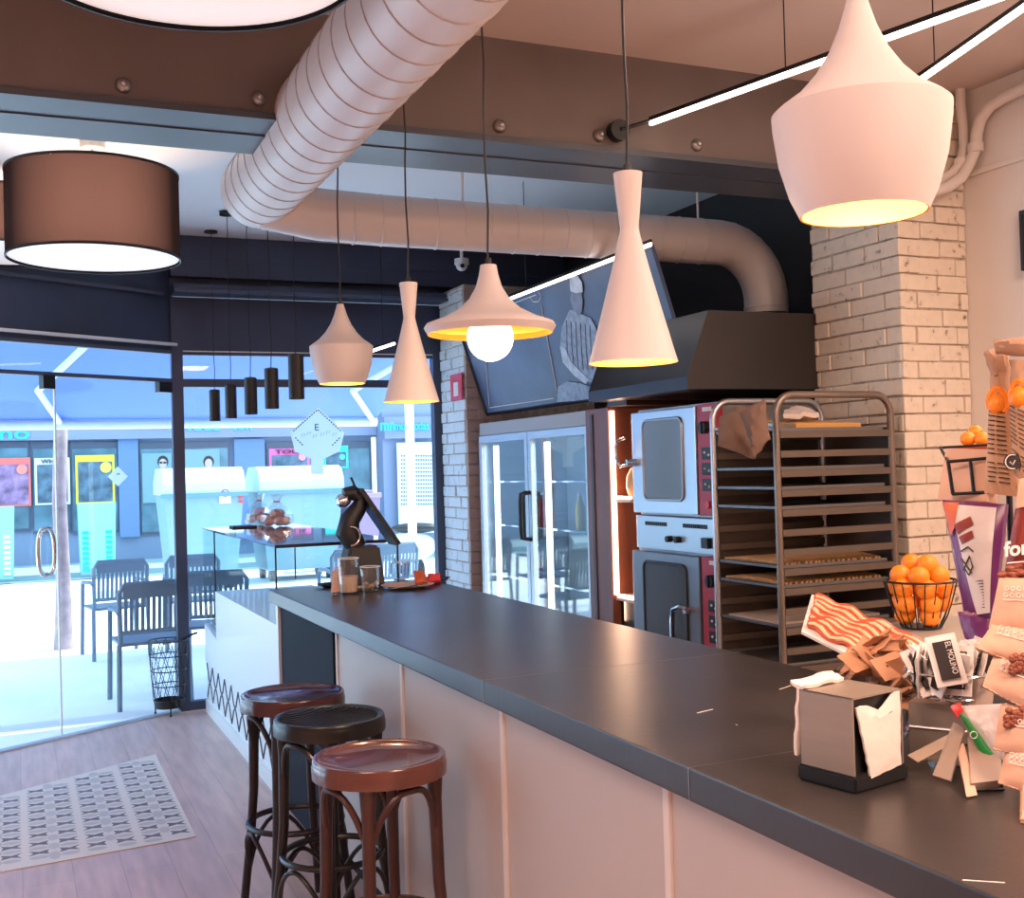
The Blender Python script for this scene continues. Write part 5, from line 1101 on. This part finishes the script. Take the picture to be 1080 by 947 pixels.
# jar of pale sticks right behind dispenser
q = P(965, 770, 'z', CT); jr = thing('plastic_cup', 'clear cup with pale folded wrappers between dispenser and steel box', 'cup', (q.x, q.y, CT))
bm = B(); lathe(bm, [(0, 0), (.026, 0), (.036, .10), (.034, .10), (.024, .004), (0, .004)], seg=24); obj('cup_wall', bm, M['cup'], jr, True, world=False)
bm = B()
for k in range(6): slab(bm, [(-.02+.007*k, -.012, .1), (-.012+.007*k, .016, .11), (-.014+.007*k, .014, .01), (-.018+.007*k, -.01, .01)], .003, 3, 3, .002, .001, k)
obj('folded_wrappers', bm, M['bacon_w'], jr, True, world=False)
# steel box and sachet holder
q0 = P(960, 800, 'z', CT); q1 = P(1030, 808, 'z', CT); q2 = P(985, 760, 'z', CT)
sb = thing('steel_box', 'low steel box lying behind the dispenser under the black and white sachets', 'box', (q0.x, q0.y, CT)); e1 = (q1-q0); e1.z = 0; n1 = Vector((-e1.y, e1.x, 0)).normalized()*.10
hx_ = .105
bm = B(); hexa(bm, [q0, q0+e1, q0+e1+n1, q0+n1, q0+Vector((0, 0, hx_)), q0+e1+Vector((0, 0, hx_)), q0+e1+n1+Vector((0, 0, hx_)), q0+n1+Vector((0, 0, hx_))]); obj('box_body', bm, pm('box_steel', (.42, .36, .31), .4, metal=.6), sb)
bm = B(); 
for z in (.06,): tube(bm, [q0+Vector((0, -.001, z)), q0+e1+Vector((0, -.001, z))], .003, 6)
obj('box_rim', bm, M['inox_dark'], sb)
hc = Q(1003, 706, 2.08); sh_ = thing('sachet_rack', 'round wire rack stuffed with black and white sachets', 'sachet holder', hc)
bm = B(); tube(bm, arc(hc, .082, 0, 2*math.pi, 30)[:-1], .0025, 6, closed=True); tube(bm, arc(hc-Vector((0, 0, .045)), .06, 0, 2*math.pi, 30)[:-1], .0025, 6, closed=True)
for k in range(12): a = k*R(30); tube(bm, [hc+Vector((.082*math.cos(a), .082*math.sin(a), 0)), hc+Vector((.06*math.cos(a), .06*math.sin(a), -.045)), hc+Vector((0, 0, -.05))], .0018, 5)
tube(bm, [hc-Vector((0, 0, .05)), Vector((hc.x, hc.y, CT+.003))], .006, 8); lathe(bm, [(0, 0), (.05, 0), (.05, .004), (0, .005)], (hc.x, hc.y, CT), 20)
obj('wire_holder', bm, M['chrome'], sh_, True)
rnd = random.Random(31); s1 = None
blk = pm('sachet_black', (.025, .02, .02), .4)
for k in range(24):
    a = rnd.uniform(0, 6.28); rr = .065*math.sqrt(rnd.random())
    nm = 'black and white sachet standing in the wire rack'
    if s1 is None:
        s1 = thing('coffee_sachet', 'large black and white upright sachet at the front of the wire rack', 'sachet', (0, 0, 0), 0, 'black and white sachets'); bm = B(); slab(bm, [(-.020, 0, .085), (.020, 0, .085), (.020, 0, 0), (-.020, 0, 0)], .002, 6, 8, .003, .0008, 4); obj('white_sachet', bm, M['whitef'], s1, True, world=False)
        bm = B(); box(bm, -.0125, .0125, -.0062, -.0048, .010, .074); box(bm, -.0125, .0125, .0048, .0062, .010, .074); lbl = obj('black_label', bm, blk, s1, world=False)
        tx = text_bm('EL MOLINO', .0105, (.004, -.0066, .072), (0, 0, -1), (1, 0, 0), .0003); obj('label_text', tx, M['whitef'], lbl, world=False)
        o_ = s1; o_.location = hc+Vector((-.062, -.066, -.012)); o_.rotation_euler = (R(-14), R(-12), R(-40)); o_.scale = (1.3, 1.3, 1.05)
    else:
        o_ = dup(s1, (0, 0, 0), 0, nm); o_.location = hc+Vector((rr*math.cos(a), rr*math.sin(a), -.035)); o_.rotation_euler = (rnd.uniform(-.5, .5), rnd.uniform(-.6, .6), rnd.uniform(0, 6.3))
# ================================================================ SNACK STAND AT THE RIGHT EDGE
st = thing('wire_snack_stand', 'tall black wire display stand at the right end of the counter', 'display stand', P(1075, 790, 'z', CT)); sq = wloc(st)
bm = B(); tube(bm, [(sq.x+.03, sq.y+.03, CT), (sq.x+.03, sq.y+.03, CT+.62)], .006, 8); lathe(bm, [(0, 0), (.09, 0), (.09, .006), (0, .007)], (sq.x+.03, sq.y+.03, CT), 24); obj('pole', bm, M['blackmetal'], st, True)
D = 2.18
def wb_(pts): 
    for a, b in zip(pts, pts[1:]): tube(bm, [a, b], .0035, 6)
bm = B(); f = [Q(1000, 487, D), Q(1100, 478, D*.96)]; bk = [Q(992, 472, D*1.10), Q(1100, 466, D*1.08)]; lo_ = [Q(1005, 521, D), Q(1100, 516, D*.96)]
tube(bm, f, .0035, 6); tube(bm, bk, .003, 6); tube(bm, lo_, .0035, 6); tube(bm, [bk[0], f[0], lo_[0]], .0035, 6)
for u in (.24, .5, .75): tube(bm, [f[0].lerp(f[1], u), lo_[0].lerp(lo_[1], u)], .0035, 6)
for u in (0, .5, 1): tube(bm, [lo_[0].lerp(lo_[1], u), lo_[0].lerp(lo_[1], u)+(bk[0]-f[0])], .003, 6)
tube(bm, [lo_[0]+(bk[0]-f[0]), lo_[1]+(bk[0]-f[0])], .003, 6)
tube(bm, [lo_[0].lerp(lo_[1], .7)+(bk[0]-f[0])*.5, Vector((sq.x+.03, sq.y+.03, CT+.5))], .004, 6)
obj('upper_basket', bm, M['blackmetal'], st, True)
bm = B(); k0 = [Q(1013, 785, 2.02), Q(1020, 835, 1.96), Q(1058, 832, 1.93), Q(1052, 790, 1.98)]
tube(bm, k0, .0035, 6, closed=True); tube(bm, [k0[0]+Vector((.06, .08, .02)), k0[3]+Vector((.06, .08, .02))], .003, 6); tube(bm, [k0[0], k0[0]+Vector((.06, .08, .02))], .003, 6); tube(bm, [k0[3], k0[3]+Vector((.06, .08, .02))], .003, 6)
obj('lower_basket', bm, M['blackmetal'], st, True)
# box in the upper basket
card('snack_box', [Q(1003, 474, 2.24), Q(1046, 475, 2.16), Q(1046, 530, 2.15), Q(994, 528, 2.24)], .03, M['kraft_pink'], 'pinkish card box in the upper wire basket', 'box', bulge=.006)
# oranges on top
for k, (x, y, d_) in enumerate(((1029, 456, 2.45), (1021, 463, 2.42), (1036, 463, 2.40))):
    nm = 'small orange above the snack box, '+['on top of the two others', 'lower left one', 'lower right one'][k]; p_ = Q(x, y, d_)
    o_ = thing('mandarin', nm, 'orange', p_, 0, 'small oranges above the snack box'); bm = B(); ball(bm, (0, 0, 0), .0165, 18, (1, 1, .94)); obj('peel', bm, M['orange'], o_, True, world=False); bm = B(); ball(bm, (0, 0, .0155), .003, 6); obj('stem_scar', bm, M['green'], o_, world=False)
bm = B(); pa = Q(1029, 471, 2.44); lathe(bm, [(0, 0), (.045, 0), (.05, .012), (.047, .012), (.043, .003), (0, .003)], pa-Vector((0, 0, .012)), 28); tag(obj('fruit_dish', bm, M['redfoil2'], None, True), 'small dish holding three oranges above the snack box', 'dish')
# kraft bread bags
def kbag(pts, seed, label, loop):
    t = thing('bread_bag', label, 'paper bag', pts[3], 0, 'kraft bread bags'); bm = B(); slab(bm, pts, .02, 10, 16, .022, .003, seed); obj('paper_body', bm, M['kraft'], t, True)
    bm = B(); slab(bm, loop, .012, 8, 5, .012, .004, seed+1); obj('twisted_top', bm, M['kraft'], t, True)
    tl, tr_, br_, bl_ = pts; n_ = (tr_-tl).cross(bl_-tl).normalized(); n_ = n_ if n_.dot(C0-tl) > 0 else -n_
    bm = B(); rn = random.Random(seed)
    for k in range(16):
        s = .36+.036*k
        if rn.random() < .15: continue
        for u0, u1 in ((.16, .16+rn.uniform(.25, .34)), (.52, .84)):
            def at(u, o=.0045):
                bl = (max(0, math.sin(math.pi*u)*math.sin(math.pi*s)))**.55*.022+.01; return tl*(1-u)*(1-s)+tr_*u*(1-s)+br_*u*s+bl_*(1-u)*s+n_*(bl+.0035)
            tube(bm, [at(u0+(u1-u0)*i/4) for i in range(5)], .0010, 4)
    obj('printed_lines', bm, M['ink'], t)
    bm = B(); c = tl*.35+tr_*.35+bl_*.15+br_*.15+n_*.024
    tube(bm, [c+(tr_-tl).normalized()*.016*math.cos(a)+(tl-bl_).normalized()*.022*math.sin(a)*(1.3 if math.sin(a) > 0 else .7) for a in [i*math.pi/8 for i in range(16)]], .006, 6, closed=True); ball(bm, c, .017, 12, (1, 1, 1.2)); obj('orange_sticker', bm, M['orange'], t, True)
    return t
kbag([Q(1047, 385, 2.10), Q(1065, 388, 2.08), Q(1076, 524, 2.06), Q(1040, 520, 2.10)], 41, 'tall kraft bread bag with printed lines in the wire basket, left of two', [Q(1038, 372, 2.10), Q(1062, 366, 2.1), Q(1064, 395, 2.08), Q(1048, 398, 2.08)])
kbag([Q(1068, 380, 2.04), Q(1095, 380, 2.0), Q(1105, 530, 1.98), Q(1072, 500, 2.02)], 43, 'tall kraft bread bag cut off by the right edge of the basket', [Q(1048, 360, 2.06), Q(1096, 357, 2.02), Q(1096, 376, 2.0), Q(1050, 372, 2.05)])
# round badge
t = thing('round_badge', 'round black badge with a check mark on the wire basket', 'badge', Q(1068, 487, 2.0)); q = Q(1068, 487, 2.0); nn = (C0-q).normalized()
bm = B(); tube(bm, [q, q+nn*.005], .015, 24); obj('badge_disc', bm, M['ink'], t); bm = B(); 
tube(bm, [q+nn*.006+(cR*math.cos(a)+cU*math.sin(a))*.0125 for a in [i*math.pi/12 for i in range(24)]], .0012, 5, closed=True); tube(bm, [q+nn*.006-cR*.005, q+nn*.006-cU*.005, q+nn*.006+cR*.006+cU*.005], .0012, 5); obj('check_mark', bm, M['silver'], t)
# foil bags
def fbag(name, pts, mat, label, th=.012, bulge=.02, wav=.002, seed=1, cat='snack bag'):
    t = thing(name, label, cat, pts[3]); bm = B(); slab(bm, pts, th, 12, 14, bulge, wav, seed); obj('bag_body', bm, mat, t, True); return t
def on(pts, u, s, h):
    tl, tr_, br_, bl_ = pts; n_ = (tr_-tl).cross(bl_-tl).normalized(); n_ = n_ if n_.dot(C0-tl) > 0 else -n_
    return tl*(1-u)*(1-s)+tr_*u*(1-s)+br_*u*s+bl_*(1-u)*s+n_*h
def inlay(t, pts, uv, mat, name, base=.006, bulge=.02, th=.003, n=8):
    # sheet following the bulge between the given uv corners
    bm = B(); (a, b, c, d) = uv; g = []
    for j in range(n+1):
        row = []
        for i in range(n+1):
            x, y = i/n, j/n; u = a[0]*(1-x)*(1-y)+b[0]*x*(1-y)+c[0]*x*y+d[0]*(1-x)*y; s = a[1]*(1-x)*(1-y)+b[1]*x*(1-y)+c[1]*x*y+d[1]*(1-x)*y
            h = (max(0, math.sin(math.pi*min(1, max(0, u)))*math.sin(math.pi*min(1, max(0, s)))))**.55*bulge+base+th
            row.append(bm.verts.new(on(pts, u, s, h)))
        g.append(row)
    for j in range(n):
        for i in range(n): bm.faces.new((g[j][i], g[j][i+1], g[j+1][i+1], g[j+1][i]))
    r = bmesh.ops.extrude_face_region(bm, geom=bm.faces[:]); nn_ = (C0-pts[0]).normalized()
    bmesh.ops.translate(bm, vec=nn_*-.002, verts=[v for v in r['geom'] if isinstance(v, bmesh.types.BMVert)]); bmesh.ops.recalc_face_normals(bm, faces=bm.faces[:])
    return obj(name, bm, mat, t, True)
pts = [Q(996, 527, 2.20), Q(1062, 532, 2.10), Q(1050, 650, 2.08), Q(1020, 655, 2.16)]
t = fbag('purple_snack_bag', pts, M['purple'], 'purple and silver foil snack bag standing right of the orange basket', seed=51)
inlay(t, pts, ((.16, .03), (.9, .03), (.92, .96), (.52, .96)), M['silver'], 'silver_front')
inlay(t, pts, ((.0, .02), (.30, .01), (.22, .22), (.10, .30)), M['redfoil2'], 'orange_corner', base=.007)
inlay(t, pts, ((.22, .20), (.52, .12), (.58, .19), (.28, .28)), M['redfoil'], 'printed_word', base=.008); inlay(t, pts, ((.30, .30), (.56, .24), (.60, .30), (.36, .36)), M['redfoil'], 'printed_word', base=.008)
bm = B()
for l in ([(.35, .42), (.5, .38), (.6, .42)], [(.34, .48), (.55, .60)], [(.36, .58), (.52, .46), (.58, .55), (.48, .62), (.38, .56)]): tube(bm, [on(pts, u, s, .032) for u, s in l], .0016, 5)
for k in range(10): tube(bm, [on(pts, .52, .68+.026*k, .026-.001*k), on(pts, .78, .67+.026*k, .026-.001*k)], .0009, 4)
obj('printed_lines', bm, M['ink'], t)
pts = [Q(1012, 645, 2.16), Q(1050, 640, 2.10), Q(1046, 700, 2.08), Q(1024, 690, 2.14)]; fbag('purple_snack_bag', pts, M['purple'], 'lower purple foil bag peeking out under the silver fronted one', seed=53, bulge=.01)
pts = [Q(1076, 505, 1.98), Q(1120, 500, 1.95), Q(1115, 650, 1.93), Q(1052, 650, 1.98)]
t = fbag('nut_bag', pts, M['redfoil'], 'dark red nut bag with white script cut off by the right edge', seed=55)
inlay(t, pts, ((.0, .0), (1, .0), (1, .18), (.0, .22)), M['kraft_pink'], 'pale_top', base=.007)
q = Q(1059, 587, 1.94); obj('script_text', text_bm('fonti', .036, q, cR+cU*.12, cU, .0006, .0008), M['whitef'], t)
bm = B(); tube(bm, [Q(1062, 594, 1.94), Q(1085, 592, 1.93)], .0012, 4); obj('underline', bm, M['whitef'], t)
bm = B(); rn = random.Random(61)
for k in range(26): c = Q(1057+rn.uniform(0, 26), 606+rn.uniform(-9, 14), 1.945); ball(bm, c, .0075, 8, (1.5, .8, .8))
obj('printed_nuts', bm, M['nut'], t, True)
# strip of kraft nut packs
def npack(pts, seed, label, nuts=None):
    t = thing('nut_pack', label, 'snack pack', pts[3], 0, 'strip of kraft nut packs'); bm = B(); slab(bm, pts, .008, 12, 10, .012, .0014, seed); obj('pack_body', bm, M['kraft_pink'], t, True)
    bm = B(); nl = 5
    for r_ in range(2):
        for k in range(nl):
            c = on(pts, .20+.11*k, .22+.13*r_, .018)
            tube(bm, [c+(cR*math.cos(a)+cU*math.sin(a))*.0036 for a in [i*math.pi/5 for i in range(10)]], .0007, 4, closed=True)
    tube(bm, [on(pts, .16, .44, .018), on(pts, .70, .46, .018)], .0008, 4); obj('scalloped_print', bm, M['whitef'], t)
    bm = B(); n_ = 26; tube(bm, [on(pts, k/n_, .985+.02*(k % 2), .003) for k in range(n_+1)], .0016, 5)
    obj('crimped_edge', bm, M['kraft_pink'], t, True)
    if nuts:
        bm = B(); rn = random.Random(seed)
        for k in range(24): ball(bm, Q(nuts[0]+rn.uniform(-9, 9), nuts[1]+rn.uniform(-9, 9), nuts[2]+.018), .0062, 8, (1.2, .9, .9))
        obj('nuts_window', bm, M['nut'], t, True)
npack([Q(1054, 610, 1.94), Q(1110, 610, 1.90), Q(1112, 668, 1.88), Q(1043, 662, 1.93)], 71, 'kraft nut pack with white print, topmost in the strip at the right edge')
npack([Q(1046, 660, 1.92), Q(1110, 668, 1.88), Q(1112, 716, 1.86), Q(1030, 684, 1.90)], 72, 'kraft nut pack, second from the top of the strip')
npack([Q(1048, 692, 1.90), Q(1110, 700, 1.86), Q(1112, 764, 1.84), Q(1036, 724, 1.88)], 73, 'kraft nut pack, third down the strip', (1075, 700, 1.84))
npack([Q(1056, 742, 1.88), Q(1110, 750, 1.84), Q(1112, 805, 1.82), Q(1048, 790, 1.86)], 74, 'kraft nut pack with nuts showing, level with the green bag', (1071, 756, 1.83))
npack([Q(1062, 790, 1.86), Q(1110, 795, 1.82), Q(1112, 845, 1.80), Q(1053, 826, 1.84)], 75, 'kraft nut pack, second from the bottom of the strip')
npack([Q(1076, 835, 1.84), Q(1110, 838, 1.81), Q(1112, 868, 1.79), Q(1076, 866, 1.82)], 76, 'kraft nut pack at the very bottom of the strip')
# green and white crisp bag
pts = [Q(1008, 745, 2.00), Q(1062, 742, 1.97), Q(1062, 800, 1.93), Q(1046, 806, 1.95)]
t = fbag('crisp_bag', pts, M['silver'], 'silver and green crisp bag lying in the lower wire basket', seed=81, bulge=.012)
bm = B(); slab(bm, [Q(1010, 748, 1.975), Q(1020, 757, 1.965), Q(1056, 806, 1.93), Q(1040, 806, 1.94)], .006, 5, 12, .006, .001, 5); obj('green_edge', bm, M['green'], t, True)
bm = B(); slab(bm, [Q(1002, 745, 1.98), Q(1012, 741, 1.98), Q(1016, 750, 1.97), Q(1009, 757, 1.97)], .006, 3, 3, .003); obj('red_corner', bm, M['redsign'], t, True)
bm = B(); c = Q(1027, 775, 1.935); tube(bm, [c+(cR*math.cos(a)+cU*math.sin(a))*.006 for a in [i*math.pi/6 for i in range(12)]], .0009, 4, closed=True); obj('printed_ring', bm, M['whitef'], t)
# card flaps and leaflets
kr = pm('grey_card', (.34, .25, .21), .6)
card('card_leaflet', [Q(1015, 712, 2.05), Q(1050, 716, 2.02), Q(1046, 748, 2.0), Q(1014, 742, 2.03)], .004, kr, 'blank beige card behind the crisp bag', 'card')
card('card_leaflet', [Q(1006, 762, 2.02), Q(1018, 768, 1.99), Q(1003, 824, 1.94), Q(984, 818, 1.96)], .003, kr, 'narrow leaflet leaning at the left of the lower basket', 'leaflet', bulge=.004)
card('card_leaflet', [Q(1010, 790, 1.98), Q(1016, 784, 1.97), Q(1030, 838, 1.91), Q(1020, 840, 1.91)], .003, M['kraft_pink'], 'bent leaflet in front of the lower basket, its foot on the counter', 'leaflet', bulge=.004)
card('card_box', [Q(1020, 778, 2.00), Q(1052, 782, 1.98), Q(1058, 830, 1.93), Q(1024, 834, 1.95)], .03, kr, 'brown card box held in the lower wire basket', 'box')
card('card_leaflet', [Q(1006, 772, 2.06), Q(1013, 780, 2.03), Q(968, 804, 2.0), Q(957, 797, 2.02)], .002, pm('beige_leaflet', (.48, .37, .31), .6), 'thin pale leaflet sliding off the steel box', 'leaflet')
card('plastic_straw', [Q(968, 700, 2.10), Q(970, 702, 2.10), Q(954, 715, 2.06), Q(952, 713, 2.06)], .004, M['whitef'], 'short white straw tilted above the clear cup', 'straw', nx=2, ny=2)
